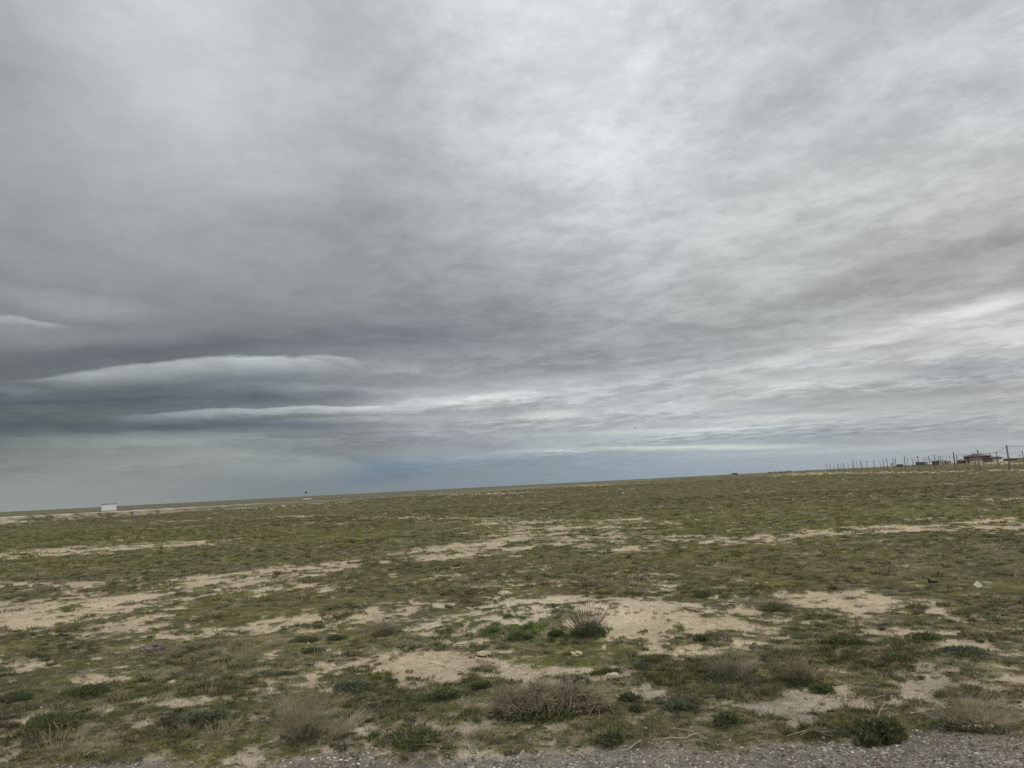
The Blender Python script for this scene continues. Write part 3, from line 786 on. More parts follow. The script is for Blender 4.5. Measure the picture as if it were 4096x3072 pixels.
def leaves_mesh(n, wid, hgt, size, seed=0, depth=None, dome=True):
    r_ = np.random.default_rng(seed + 1000); depth = depth or wid
    ns = 7 if n > 500 else 3
    sa = r_.uniform(0, 6.283, ns); sq = np.sqrt(r_.uniform(0, 1, ns)) * .62; sr = r_.uniform(.22, .50, ns); sr[0] = .5; sq[0] = 0; shh = r_.uniform(.45, 1.0, ns); shh[0] = 1
    k = r_.choice(ns, n, p=sr ** 2 / (sr ** 2).sum()); a = r_.uniform(0, 6.283, n); q = np.sqrt(r_.uniform(0, 1, n))
    x_ = (np.cos(sa[k]) * sq[k] + np.cos(a) * q * sr[k]) * wid * .5 * 1.25; y_ = (np.sin(sa[k]) * sq[k] + np.sin(a) * q * sr[k]) * depth * .5 * 1.25
    z_ = hgt * shh[k] * np.sqrt(np.clip(1 - q ** 2.2, 0.04, 1)) * r_.uniform(0.0, 1.0, n) ** 0.6
    P0 = np.stack([x_, y_, z_], -1)
    up = np.stack([np.cos(a) * q + r_.normal(0, .5, n), np.sin(a) * q + r_.normal(0, .5, n), r_.uniform(.3, 1.3, n)], -1)
    up /= np.linalg.norm(up, axis=1, keepdims=True); sd_ = np.cross(up, r_.normal(0, 1, (n, 3))); sd_ /= np.linalg.norm(sd_, axis=1, keepdims=True) + 1e-9
    L = size * r_.uniform(.6, 1.5, (n, 1)); W = L * .22
    V = np.stack([P0 - sd_ * W, P0 + sd_ * W, P0 + up * L], 1).reshape(-1, 3)
    V[:, 2] = np.maximum(V[:, 2], -0.02)
    return np_mesh('foliage', V, np.arange(3 * n).reshape(-1, 3))


def plant(name, px_, base_y, wpx, hpx, label, cat, kind, seed, group=None, **kw):
    p_ = at(px_, base_y); k_ = mpp(p_); W_, H_ = wpx * k_, hpx * k_ * (1.2 if kind == 'twig' else .9)
    root = empty(name, p_, label, cat, group)
    d_ = kw.get('depth', 1.0) * W_
    if kind == 'twig':
        nst = kw.get('n', 70)
        stems_mesh(nst, W_ * kw.get('tw', 1.0), H_, kw.get('thick', .0035), kw.get('spread', 1.0), kw.get('branch', 4), kw.get('curl', .35), kw.get('lean', 0), seed,
                   kw.get('base', .18), depth=d_).build('stems', M[kw.get('mat', 'twig')], root)
        if kw.get('green'):
            gw, gh, gm = kw['green']
            link('foliage', leaves_mesh(int(kw.get('nl', 700)), gw * k_, gh * k_, .03, seed, gw * k_ * .8), M[gm], root)
    else:
        link('foliage', leaves_mesh(int(kw.get('nl', 900)), W_, H_, kw.get('leaf', .035), seed, W_ * kw.get('dp', .8)), M[kw.get('mat', 'green')], root)
        stems_mesh(kw.get('n', 14), W_ * .8, H_ * 1.0, .003, 1, 2, .3, 0, seed).build('stems', M[kw.get('smat', 'sage')], root)
    return root


def TUMBLE(name, px_, base_y, wpx, hpx, label, cat, kind, seed, n=1500):
    p_ = at(px_, base_y); k_ = mpp(p_); W_, H_ = wpx * k_, hpx * k_
    root = empty(name, p_, label, cat); rd = random.Random(seed); mb = MB(); dk = MB()
    hump = [(-.30, .8, .34), (-.05, 1.0, .36), (.22, .9, .32), (.40, .55, .20)]
    for i in range(n):
        hx_, hh_, hr_ = rd.choice(hump)
        a = rd.uniform(0, 6.283); q = rd.random() ** .4; e = rd.uniform(-.15, 1.5)
        o = Vector((hx_ * W_ + math.cos(a) * math.cos(e) * q * hr_ * W_ * .62, W_ * .22 + math.sin(a) * math.cos(e) * q * hr_ * W_ * .55, max(.01, H_ * (.25 + .62 * math.sin(e) * q) * hh_)))
        d = Vector((math.cos(a) * .7 + rd.gauss(0, .6), math.sin(a) * .7 + rd.gauss(0, .6), .5 + rd.gauss(0, .5))).normalized(); L_ = rd.uniform(.05, .15)
        b = Vector((rd.gauss(0, .5), rd.gauss(0, .5), rd.gauss(0, .5))) * L_
        mb.tube([o, o + d * L_ * .5 + b * .5, o + d * L_ + b * .2], [.0034, .0028, .0016], 3, False)
        if i % 14 == 0:
            g = Vector((o.x * .8, o.y * .9 - .03, 0)); dk.tube([g, g + Vector((rd.gauss(0, .04), -.02, H_ * .3)), o], [.005, .004, .003], 3, False)
    mb.build('tangle', M['twig_red'], root); dk.build('stems', M['twig'], root)
    link('foliage', leaves_mesh(2600, W_ * .95, H_ * .30, .035, seed, W_ * .45), M['green'], root, Vector((0, W_ * .10, 0)))


plant('dry_shrub', 587, 636, 36, 36, 'grey upright twiggy shrub fanning out over bright grass on the sand mound', 'shrub', 'twig', 1, n=60, mat='twig_grey', thick=.007, spread=1.2, branch=1, curl=.08, base=.22, green=(48, 13, 'bright'), nl=2600)
TUMBLE('tumbleweed', 548, 722, 118, 36, 'wide low mass of brown tangled tumbleweed in the foreground', 'tumbleweed', 'twig', 2, n=2600)
plant('russet_weed', 306, 741, 56, 54, 'tall loose russet weed standing left of the bleached leaning twigs', 'weed', 'twig', 3, n=120, mat='twig_red', thick=.002, spread=1.2, branch=7, curl=.4, base=.25, green=(50, 12, 'green'), nl=700)
plant('bleached_twigs', 332, 741, 34, 24, 'pale bleached twigs leaning to the right beside the russet weed', 'twigs', 'twig', 4, n=60, mat='straw', thick=.0035, spread=.8, branch=3, curl=.3, lean=1.1)
plant('dry_shrub', 383, 636, 24, 22, 'small grey brown twiggy shrub with green base left of the sand mound', 'shrub', 'twig', 5, n=80, mat='twig', thick=.004, spread=1.3, branch=4, green=(38, 9, 'green'), nl=900)
plant('dry_shrub', 733, 681, 40, 34, 'pinkish brown haze of twigs rising from sage and green leaves, right of the pale boulder', 'shrub', 'twig', 6, n=120, mat='twig', thick=.0021, spread=1.4, branch=6, green=(66, 13, 'sage'), nl=1700)
plant('dry_shrub', 775, 610, 36, 18, 'hazy brown weed with a dark green cushion at its foot, right of the sand mound', 'shrub', 'twig', 7, n=90, mat='twig', thick=.004, spread=1.5, branch=5, green=(34, 8, 'green'), nl=1100)
plant('dry_shrub', 800, 686, 36, 32, 'pinkish dry weed over a green tuft, between the brown haze shrub and the right edge', 'shrub', 'twig', 8, n=90, mat='twig_red', thick=.0021, spread=1.4, branch=6, green=(46, 14, 'green'), nl=1300)
plant('green_bush', 880, 741, 64, 22, 'dark green bush at the gravel edge with one arching pale stalk', 'bush', 'leafy', 9, nl=3600, n=20, leaf=.04)
plant('dry_shrub', 972, 731, 62, 40, 'sprawling brown weed with pale bent stalks behind the bleached branch', 'weed', 'twig', 10, n=110, mat='twig_red', thick=.002, spread=1.3, branch=6, curl=.7, green=(60, 9, 'green'), nl=900)
GB = 'leafy green clumps dotted over the near ground'
for i, (a, b, c_, d_, m_, lb) in enumerate([
    (611, 746, 24, 15, 'green', 'dark rounded green clump on the gravel edge, below the tumbleweed'),
    (724, 726, 26, 16, 'green', 'dark green clump on stony ground below the brown haze shrub'),
    (825, 694, 19, 11, 'bright', 'bright green compact tuft below the pinkish dry weed'),
    (843, 644, 36, 9, 'green', 'low dark green cushion on the open ground right of the sand mound'),
    (896, 664, 30, 10, 'green', 'rounded green clump right of the pinkish dry weed'),
    (704, 597, 24, 8, 'green', 'dark green tuft with brown haze beyond the sand mound'),
    (313, 653, 18, 9, 'sage', 'small grey green clump left of the twiggy shrub with green base'),
    (304, 642, 22, 6, 'green', 'flat green clump left of the small twiggy shrub'),
    (336, 640, 18, 6, 'green', 'little green clump close beside the small twiggy shrub'),
    (352, 691, 32, 11, 'sage', 'grey green mounded clump above the bleached leaning twigs'),
    (445, 698, 46, 12, 'green', 'wide green clump with white twigs left of the tumbleweed'),
    (478, 690, 18, 10, 'green', 'dark green clump just above the left end of the tumbleweed'),
    (518, 640, 26, 9, 'bright', 'bright green lush tuft at the foot of the sand mound'),
    (557, 637, 16, 7, 'bright', 'bright green tuft beside the fan of upright grey twigs'),
    (640, 671, 14, 7, 'sage', 'small sage clump on pebbly ground right of the pale boulder'),
    (576, 684, 24, 8, 'sage', 'sage green clump left of the pale boulder'),
    (608, 674, 26, 8, 'green', 'green clump just behind the pale boulder'),
    (630, 700, 18, 10, 'green', 'dark green clump on white pebbles below the pale boulder'),
    (637, 712, 14, 8, 'green', 'small dark green clump at the right end of the tumbleweed'),
    (680, 708, 28, 10, 'sage', 'grey green feathery clump between two pebbly patches'),
    (700, 640, 16, 7, 'green', 'dark green tuft at the right end of the sand mound'),
    (60, 725, 60, 12, 'green', 'broad dark green clump at the left edge among pale grass stalks'),
    (92, 695, 46, 14, 'green', 'dark green mounded clump below the dark boulder on the left'),
    (205, 725, 40, 14, 'sage', 'sage clump in the lower left between two bare patches'),
    (15, 700, 34, 10, 'green', 'dark green clump cut by the left edge of the view'),
    (420, 742, 60, 14, 'green', 'long leafy green clump along the gravel edge under the tumbleweed'),
    (965, 655, 46, 9, 'sage', 'low sage mat near the right edge'),
    (930, 640, 30, 8, 'green', 'flat green cushion near the right edge behind the sage mat')]):
    plant('green_clump', a, b, c_ * 1.15, d_ * .78, lb, 'plant', 'leafy', 20 + i, GB, mat=m_, nl=min(2600, 30 * c_ + 350), leaf=.03, n=8)

# stalks
DG = 'dry pale grass stalks in the foreground'
for i, (a, b, c_, d_, n_, ln, lb) in enumerate([
    (66, 752, 40, 28, 26, .25, 'tall pale grass stalks near the lower left corner'),
    (440, 696, 24, 18, 20, .1, 'whitish upright twigs standing in a green clump left of the tumbleweed'),
    (218, 742, 22, 20, 26, .1, 'short pale brown stalks left of the russet weed'),
    (136, 655, 18, 12, 18, .0, 'thin dry stems left of the dark boulder'),
    (170, 657, 16, 14, 18, .2, 'thin wheat coloured stems right of the dark boulder'),
    (345, 662, 12, 10, 9, .0, 'two or three pale stems on bare ground left of centre'),
    (480, 744, 50, 14, 60, .1, 'tuft of short bleached grass below the left end of the tumbleweed'),
    (425, 737, 40, 18, 60, .3, 'bleached grass tuft between russet weed and tumbleweed'),
    (848, 705, 14, 14, 12, .3, 'pale broken stems above the dark green bush'),
    (1005, 748, 30, 22, 12, -.3, 'thin pale forked stalks at the right edge of the gravel'),
    (72, 764, 20, 14, 10, .2, 'pale stub of stalks in the bottom left corner')]):
    p_ = at(a, b); k_ = mpp(p_)
    root = empty('grass_stalks', p_, lb, 'dry grass', DG)
    stems_mesh(int(n_ * 1.5), c_ * k_, d_ * k_, .002, 1.0, 2, 1.2, ln, 80 + i, .7 if i != 9 else .25).build('stems', M['straw'], root)


def curve_stick(name, pts_px, radm, mat, label, cat, group=None, lift=0.02, bend=0.0):
    pts = []
    for i, (a, b) in enumerate(pts_px):
        q = at(a, b); q.z += lift + bend * math.sin(math.pi * i / (len(pts_px) - 1)); pts.append(q)
    o0 = pts[0].copy(); fine = []
    for i in range(len(pts) - 1):
        p0 = pts[max(i - 1, 0)]; p1 = pts[i]; p2 = pts[i + 1]; p3 = pts[min(i + 2, len(pts) - 1)]
        for t in np.linspace(0, 1, 5)[:-1]:
            fine.append(0.5 * ((2 * p1) + (p2 - p0) * t + (2 * p0 - 5 * p1 + 4 * p2 - p3) * t * t + (3 * p1 - p0 - 3 * p2 + p3) * t ** 3) - o0)
    fine.append(pts[-1] - o0)
    rs = [radm * (0.85 + .3 * random.random()) * (1 if 0 < i < len(fine) - 1 else .5) for i in range(len(fine))]
    ob = MB().tube(fine, rs, 7).build(name, M[mat], None, True, o0)
    return tag(ob, label, cat, group)


curve_stick('driftwood', [(959, 732.6), (966, 731.2), (974, 731.0), (984, 732.4), (994, 731.4)], .019, 'drift', 'thick bleached branch lying on the gravel at the right', 'branch', lift=.03)
BR = 'bleached twigs fallen on the gravel'
for pts_, rd_, lb in [
    ([(602, 735), (612, 740), (622, 741), (632, 739)], .005, 'thin pale twig curving over the weeds above the gravel, below the tumbleweed'),
    ([(618, 753), (628, 752), (638, 747), (642, 745)], .007, 'pale twig on gravel nearest to the dark rounded clump'),
    ([(662, 745), (672, 743.5), (686, 743), (690, 740), (698, 738)], .008, 'longest pale forked twig at the middle of the gravel edge'),
    ([(648, 752), (658, 756), (668, 757)], .005, 'short bent twig farthest down the gravel'),
    ([(650, 766), (662, 758), (676, 755)], .006, 'pale twig slanting at the bottom of the gravel'),
    ([(684, 747), (696, 745), (712, 749)], .005, 'thin twig right of the longest forked twig'),
    ([(666, 731), (680, 733), (694, 737), (704, 743)], .005, 'arched pale twig right of centre above the gravel'),
    ([(800, 740), (812, 735), (824, 737), (838, 735)], .005, 'upper pale twig of the straw heap right of centre'),
    ([(786, 741), (800, 737), (812, 733)], .005, 'lower left pale twig of the straw heap right of centre'),
    ([(808, 731), (822, 738), (833, 741)], .004, 'crossing thin twig of the straw heap right of centre'),
    ([(912, 720), (922, 717), (932, 721), (940, 724)], .005, 'pale curved twig between dark green bush and brown weed'),
    ([(860, 706), (874, 704), (888, 702)], .005, 'thin pale twig lying above the dark green bush'),
    ([(812, 712), (826, 700), (832, 696)], .006, 'straight pale stick leaning above the dark green bush'),
    ([(480, 752), (490, 749), (500, 752)], .006, 'short pale twig on gravel below the tumbleweed'),
    ([(1010, 752), (1016, 747), (1024, 745)], .006, 'pale twig at the far right of the gravel')]:
    curve_stick('fallen_twig', pts_, rd_ * .65, 'straw', lb, 'twig', BR)
# arching stalk of the dark green bush
p_ = at(876, 738); k_ = mpp(p_)
st = empty('arching_stalk', p_, 'single pale stalk arching up to the right out of the dark green bush', 'stalk')
MB().tube([(0, 0, 0), (2 * k_, 0, 12 * k_), (7 * k_, 0, 24 * k_), (13 * k_, 0, 31 * k_), (22 * k_, 0, 33 * k_)], [.008, .008, .007, .005, .003], 6).build('stalk', M['straw'], st)
MB().tube([(7 * k_, 0, 24 * k_), (15 * k_, 0, 26 * k_), (22 * k_, 0, 25 * k_)], [.004, .003, .002], 5).build('side_shoot', M['straw'], st)


def rock(name, px_, py_, wpx, hpx, mat, label, cat, seed, group=None, sharp=1.6, sub=2, dp=.8, sink=.15):
    p_ = at(px_, py_); k_ = mpp(p_)
    import bmesh
    bm = bmesh.new(); bmesh.ops.create_icosphere(bm, subdivisions=sub, radius=1.0)
    rd = random.Random(seed); ph = [(rd.uniform(1, 3) * sharp, rd.uniform(0, 6), rd.uniform(.05, .14)) for _ in range(6)]
    for v_ in bm.verts:
        q = v_.co.copy(); f = 1
        for i, (fr, o_, am) in enumerate(ph):
            f += am * math.sin(fr * (q.x, q.y, q.z, q.x + q.y, q.y - q.z, q.x + q.z)[i] * 2 + o_)
        f *= 1 + (rd.uniform(-.09, .09) if mat in ('clod', 'dark_rock') else rd.uniform(-.02, .02))
        v_.co = Vector((q.x * f * wpx * k_ / 2, q.y * f * wpx * k_ / 2 * dp, (q.z * f * .62 + .45) * hpx * k_))
    me = bpy.data.meshes.new(name); bm.to_mesh(me); bm.free(); me.polygons.foreach_set('use_smooth', [mat not in ('clod', 'dark_rock')] * len(me.polygons))
    return tag(link(name, me, M[mat], None, p_ - Vector((0, 0, hpx * k_ * sink))), label, cat, group)


rock('boulder', 613, 681, 11, 6, 'stone', 'pale round boulder lying among green clumps right of the tumbleweed', 'boulder', 1, sub=3)
rock('boulder', 157, 653, 12, 9, 'dark_rock', 'dark grey rough boulder between dry stems on the left', 'boulder', 2, sub=3, sharp=2.4)
rock('boulder', 148, 654, 16, 5, 'dark_rock', 'low dark broken rock at the left foot of the dark boulder', 'boulder', 3, sub=3, sharp=2.4)
rock('boulder', 755, 648, 9, 6, 'dark_rock', 'dark stone on the open ground right of the sand mound', 'boulder', 4, sub=3)
rock('flat_stone', 505, 597, 12, 4, 'clod', 'pale crumbly clod standing alone beyond the sand mound', 'clod', 6, sub=3)
rock('flat_stone', 172, 687, 7, 3, 'stone', 'small flat tan stone in the green clumps lower left', 'stone', 7, sub=2)
rock('flat_stone', 43, 720, 8, 4, 'stone', 'small cream stone near the left edge', 'stone', 8, sub=2)
CL = 'crumbled clods along the crest of the sand mound'
for i in range(16):
    a = 530 + i * 9.5 + random.uniform(-3, 3)
    rock('clay_clod', a, 611 + .5 * math.sin(i) + (1.5 if i % 3 else 0), random.uniform(3, 8), random.uniform(2, 4.5), 'clod', 'pale crumbly clod on the crest of the sand mound', 'clod', 30 + i, CL, sub=2, sharp=2.2)
for i, (a, b, c_, d_) in enumerate([(462, 648, 16, 5), (484, 656, 14, 4), (449, 646, 10, 3), (497, 611, 10, 3), (455, 620, 8, 3), (577, 655, 11, 4), (695, 655, 15, 4)]):
    rock('clay_clod', a, b, c_, d_, 'clod', 'pale lump of dry clay in the grass around the sand mound', 'clod', 60 + i, 'clay lumps around the sand mound', sub=3, sharp=2.4)

# pale pitched block with stained lower face
p_ = at(979, 588.5); k_ = mpp(p_)
wb = empty('cream_block', p_, 'cream coloured block with a pitched top lying on green turf at the right', 'block')
W_ = 7.4 * k_; MB().poly([(-W_ * .5, 0, .25 * W_), (-W_ * .32, 0, 0), (W_ * .28, -W_ * .1, -.01), (W_ * .5, 0, .22 * W_), (-.02 * W_, 0, .76 * W_),
                          (-W_ * .35, W_ * .6, .25 * W_), (-W_ * .2, W_ * .6, 0), (W_ * .4, W_ * .5, -.01), (W_ * .6, W_ * .6, .22 * W_), (.1 * W_, W_ * .6, .7 * W_)],
                         [(0, 1, 2, 3, 4), (9, 8, 7, 6, 5), (0, 5, 6, 1), (1, 6, 7, 2), (2, 7, 8, 3), (3, 8, 9, 4), (4, 9, 5, 0)]).build('body', M['cream'], wb)
MB().poly([(-.02 * W_, -.03 * W_, .80 * W_), (W_ * .56, -.03 * W_, .20 * W_), (W_ * .44, -.03 * W_, .18 * W_), (-.06 * W_, -.03 * W_, .66 * W_),
           (.1 * W_, W_ * .6, .74 * W_), (W_ * .66, W_ * .6, .2 * W_)], [(0, 3, 2, 1), (0, 1, 5, 4)]).build('lid', M['white'], wb)
for i, (a, b, wd, hp, lb) in enumerate([(934, 583.5, 9, 4.5, 'black scrap with one raised corner lying on the turf left of the cream block'),
                                        (63, 638, 8, 2.6, 'small black scrap on the sand at the left'), (150, 605.3, 5, 1.2, 'thin black sliver in the grass on the left')]):
    p_ = at(a, b); k_ = mpp(p_); wq, hq = wd * k_, hp * k_
    o = MB().poly([(-wq / 2, 0, hq), (-wq * .38, 0, 0), (wq * .45, 0, 0), (wq / 2, 0, hq * .35), (wq * .1, 0, hq * .5), (-wq * .3, 0, hq * .55),
                   (-wq / 2, wq * .4, hq), (-wq * .38, wq * .4, 0), (wq * .45, wq * .5, 0), (wq / 2, wq * .5, hq * .3), (wq * .1, wq * .5, hq * .4), (-wq * .3, wq * .4, hq * .5)],
                  [(0, 1, 2, 3, 4, 5), (11, 10, 9, 8, 7, 6), (0, 6, 7, 1), (1, 7, 8, 2), (2, 8, 9, 3), (3, 9, 10, 4), (4, 10, 11, 5), (5, 11, 6, 0)]).build('scrap', M['black'], None, False, p_)
    tag(o, lb, 'scrap')
for i, (a, b, lb) in enumerate([(385.6, 514.7, 'white speck of stone on the far turf left of centre'), (499, 496.6, 'white stone far out on the plain near the middle'),
                                (623, 494, 'white stone far out right of the middle'), (271.5, 510.2, 'white stone below the far road marker'), (843, 480, 'white stone on the turf before the first posts')]):
    rock('white_stone', a, b, 1.5, 1.1, 'white', lb, 'stone', 90 + i, 'white stones far out on the plain', sub=2)

# ------------------------------------------------------------------ far left: hut, culvert and road furniture
def box_house(root, w_, d_, h_, wall, roof, over=.2, slope=.15, thick=.12):
    wl = MB().box(-w_ / 2, w_ / 2, 0, d_, -.15, h_).build('wall', M[wall], root)
    rf = MB().poly([(-w_ / 2 - over * .5, -over, h_ + .01), (w_ / 2 + over * 1.6, -over, h_ + .01 + slope), (w_ / 2 + over * 1.6, d_ + over, h_ + .01 + slope), (-w_ / 2 - over * .5, d_ + over, h_ + .01),
                    (-w_ / 2 - over * .5, -over, h_ + thick), (w_ / 2 + over * 1.6, -over, h_ + slope + thick), (w_ / 2 + over * 1.6, d_ + over, h_ + slope + thick), (-w_ / 2 - over * .5, d_ + over, h_ + thick)],
                   [(0, 3, 2, 1), (4, 5, 6, 7), (0, 1, 5, 4), (1, 2, 6, 5), (2, 3, 7, 6), (3, 0, 4, 7)]).build('roof', M[roof], root)
    return wl, rf


d_ = 190.0
q = at_depth(109, d_)
k_ = q.y / FPX * 1.0
base_z = H - 3.6 * k_ * 1.0
hut = empty('roadside_hut', Vector((q.x, q.y, max(q.z, base_z))), 'plain white box hut with a thin dark flat roof on the far road bank', 'hut', rz=math.radians(27))
box_house(hut, 13.0 * k_, 2.2, 5.7 * k_, 'white', 'roof_dark', .12, .02, .09)
def bank_foot(px_, s_want):
    uu, _ = uv_of(px_, 511.7 - .0517 * px_)
    d_ = (420 - s_want * math.hypot(1, 2.6)) / (1 - 2.6 * uu)
    return Vector((uu * d_, d_, float(height_base(np.array([uu * d_]), np.array([d_]))[0])))


q = bank_foot(137.0, 5.2)
cv = empty('culvert_headwall', q, 'small grey concrete box with a pale blue lid set in the road bank', 'culvert', rz=math.radians(26))
k_ = q.y / FPX
box_house(cv, 5.6 * k_, 1.2, 4.2 * k_, 'concrete', 'blue', .06, .0, .07)
for i, (a, b, wd, hp, lb) in enumerate([(10, 517.5, 5, 3, 'pale broken slab at the foot of the road bank, far left edge'), (13.5, 519, 4, 3.2, 'tilted pale concrete lump at the left edge'), (24, 517, 8, 2.4, 'low grey rubble hump beside the tilted lump')]):
    o = rock('rubble_slab', a, b, wd, hp, 'stone', lb, 'rubble', 70 + i, 'rubble at the foot of the road bank', sub=2, sharp=2.6)
    qq = bank_foot(a, 5.0); f_ = qq.y / o.location.y; o.location = qq; o.scale = (f_,) * 3
q = at_depth(80.3, 230); mk = MB().tube([(0, 0, -.3), (0, 0, 1.0)], .07, 8).tube([(0, 0, 1.0), (0, 0, 1.04)], [.07, .04], 8).build('marker_post', M['white'], None, False, q)
tag(mk, 'slim white road marker post left of the white hut', 'marker post')
q = at_depth(306.2, 250)
sg = empty('road_sign', q, 'little round sign on a pole by the far road, above a pale rubble heap', 'road sign')
MB().tube([(0, 0, -.3), (0, 0, 2.9)], .05, 6).build('pole', M['concrete'], sg)
MB().tube([(0, -.06, 2.75), (0, -.10, 2.75)], .36, 14).build('sign_plate', M['roof_dark'], sg)
rock('rubble_heap', 307, 500.6, 11, 1.9, 'stone', 'pale rubble heap at the foot of the little road sign', 'rubble', 75, sub=3, sharp=2.8)

# ------------------------------------------------------------------ posts
HOR = lambda x_: 511.7 - .0517 * x_
Z1 = lambda X, Y: ((3600 + X / 4.46) / 4, (1740 + Y / 4.46) / 4)
Z2 = lambda X, Y: ((3250 + X / 4.916) / 4, (1780 + Y / 4.916) / 4)
PH = 5.7
POSTS = {}


def make_post(px_, topy, key, rad_=.13, label='slender grey concrete post of the bare trellis on the far right', group='concrete posts of the bare trellis', tilt=None, h=PH, brace=None):
    dd = (h - H) * FPX / max(HOR(px_) - topy, 1.5) * .985
    q = at_depth(px_, dd)
    hh = H + (HOR(px_) - topy) * dd / FPX - q.z
    r_ = empty('trellis_post', q, label, 'post', group)
    tx = (random.uniform(-.10, .05) if tilt is None else tilt)
    mb = MB().tube([(0, 0, -.6), (tx * .5, 0, hh * .5), (tx, 0, hh)], [rad_ * 1.1, rad_, rad_ * .85], 6)
    mb.build('shaft', M['post'], r_)
    MB().tube([(tx, 0, hh), (tx, 0, hh + .12)], [rad_ * 1.15, rad_ * .9], 6).build('cap', M['roof_dark'], r_)
    if brace:
        MB().tube([(tx, 0, hh * .85), (brace * hh * .55, 0, 0)], rad_ * .7, 5).build('brace', M['post'], r_)
    POSTS[key] = Vector((q.x + tx, q.y, q.z + hh))
    return r_


z2 = [(282, 375, 'leftmost post of the far trellis, standing a little apart'), (350, 365, 0), (428, 365, 0), (495, 365, 0), (512, 360, 0), (558, 365, 0), (604, 350, 0), (628, 352, 0),
      (707, 348, 0), (786, 342, 0), (815, 305, 'first tall dark post from the left in the trellis'), (878, 335, 0), (955, 305, 'second tall post from the left, with a pale lower half'), (980, 338, 0), (1080, 312, 0),
      (1206, 315, 0), (1232, 312, 0), (1335, 315, 0), (1400, 285, 'post left of the square board on the skyline'), (1470, 268, 'tall post next left of the square board on the skyline'), (1597, 268, 'post just right of the square board'),
      (1637, 258, 'leaning post with pale foot, right of the square board')]
for i, (a, b, lb) in enumerate(z2):
    x_, y_ = Z2(a, b); big = isinstance(lb, str)
    kw = dict(label=lb) if big else {}
    make_post(x_, y_, 'a%d' % i, .15 if big else .13, **kw)
z1 = [(95, 390, 'tall post over the low dark shed, left of the long wagon', .16, 0), (143, 422, 0, .11, 0), (222, 425, 0, .10, 0), (243, 425, 0, .10, 0), (283, 435, 0, .13, 0), (333, 375, 'tall post in front of the long dark wagon', .16, 0),
      (430, 405, 0, .08, 0), (460, 410, 0, .08, 0), (495, 403, 0, .12, 0), (527, 372, 'post with a slanting brace right of the long dark wagon', .14, .8), (577, 415, 0, .09, 0), (627, 355, 'tall post in front of the dark shed left of the white container', .16, 0),
      (653, 402, 0, .09, 0), (697, 372, 'braced post in front of the white container', .11, .8), (731, 375, 'tall post in front of the white container, without a brace', .14, 0), (775, 397, 0, .09, 0), (837, 397, 0, .09, 0), (898, 378, 0, .10, 0), (965, 380, 0, .09, 0),
      (978, 310, 'big front row post left of the brown hut', .17, 0), (1017, 350, 'post close to the right of the big front row post by the brown hut', .14, 0), (1037, 390, 0, .09, 0), (1150, 373, 0, .09, 0), (1195, 375, 0, .08, 0),
      (1345, 328, 'post in front of the left wing of the red brick house', .15, 0), (1411, 270, 'tall front row post in front of the red brick house', .17, 0), (1740, 295, 'tall post in front of the low annex right of the red brick house', .16, 0),
      (1938, 190, 'tallest and thickest post, near the right edge', .18, 0), (2203, 288, 'post at the very right edge of the view', .16, 0)]
for i, (a, b, lb, rr_, br) in enumerate(z1):
    x_, y_ = Z1(a, b); kw = dict(label=lb) if isinstance(lb, str) else {}
    make_post(x_, y_, 'b%d' % i, max(rr_, .12), brace=br or None, **kw)
for i, (a, b, lb) in enumerate([(1615, 318, 'distant utility pole with a crossarm behind the red brick house'), (2145, 340, 'distant thin mast over the pale low building near the right edge')]):
    x_, y_ = Z1(a, b); q = at_depth(x_, 640.); hh = H + (HOR(x_) - y_) * 640 / FPX - q.z
    r_ = empty('utility_pole', q, lb, 'pole')
    MB().tube([(0, 0, -.3), (0, 0, hh)], [.22, .16], 6).build('shaft', M['post'], r_)
    MB().box(-.9, .9, -.1, .1, hh - .9, hh - .6).build('crossarm', M['roof_dark'], r_)
for a, b in ((50, 450), (1376, 335)):
    x_, y_ = Z1(a, b); make_post(x_, y_, 'c%d' % a, .08)


def wire(k1, k2, sag, label, group='wires strung between the trellis posts', dz=-.15, r_=.03):
    a, b = POSTS[k1], POSTS[k2]
    pts = [a.lerp(b, t) + Vector((0, 0, dz - 4 * sag * t * (1 - t))) for t in np.linspace(0, 1, 13)]
    o0 = pts[0].copy()
    return tag(MB().tube([q - o0 for q in pts], r_, 4).build('wire', M['wire'], None, False, o0), label, 'wire', group)


for k1, k2, sg_, lb in [('b27', 'b25', 1.2, 'wire sagging from the tallest post to the post before the red brick house'), ('b25', 'b19', .8, 'wire running left from the post before the red brick house'),
                        ('b19', 'b11', .6, 'wire between the hut post and the post before the dark shed'), ('b11', 'b5', .6, 'wire between the shed post and the wagon post'), ('b5', 'b0', .5, 'wire left of the wagon post'),
                        ('b0', 'a21', .5, 'wire reaching the leaning post with pale foot'), ('b28', 'b26', .5, 'wire from the right edge post to the annex post'), ('b26', 'b20', .6, 'wire in front of the red brick house, lower of two'),
                        ('b20', 'b14', .3, 'wire over the white container'), ('a10', 'a12', .1, 'wire between the first two tall posts on the left'), ('a12', 'a14', .15, 'wire right of the second tall post from the left'),
                        ('a14', 'a18', .2, 'wire left of the square board post'), ('a18', 'a20', .2, 'wire passing above the square board'), ('b24', 'b20', .3, 'wire between left wing post and hut post')]:
    wire(k1, k2, sg_, lb)
# wire leaving the view to the right
a = POSTS['b27']; b = a + Vector((46, 6, .4)); pts = [a.lerp(b, t) + Vector((0, 0, -.15 - 4 * .7 * t * (1 - t))) - a for t in np.linspace(0, 1, 11)]
tag(MB().tube(pts, .03, 4).build('wire', M['wire'], None, False, a), 'wire leaving the tallest post towards the right edge', 'wire', 'wires strung between the trellis posts')

# ------------------------------------------------------------------ farmstead on the rise
DB = 500.0; KB = DB / FPX


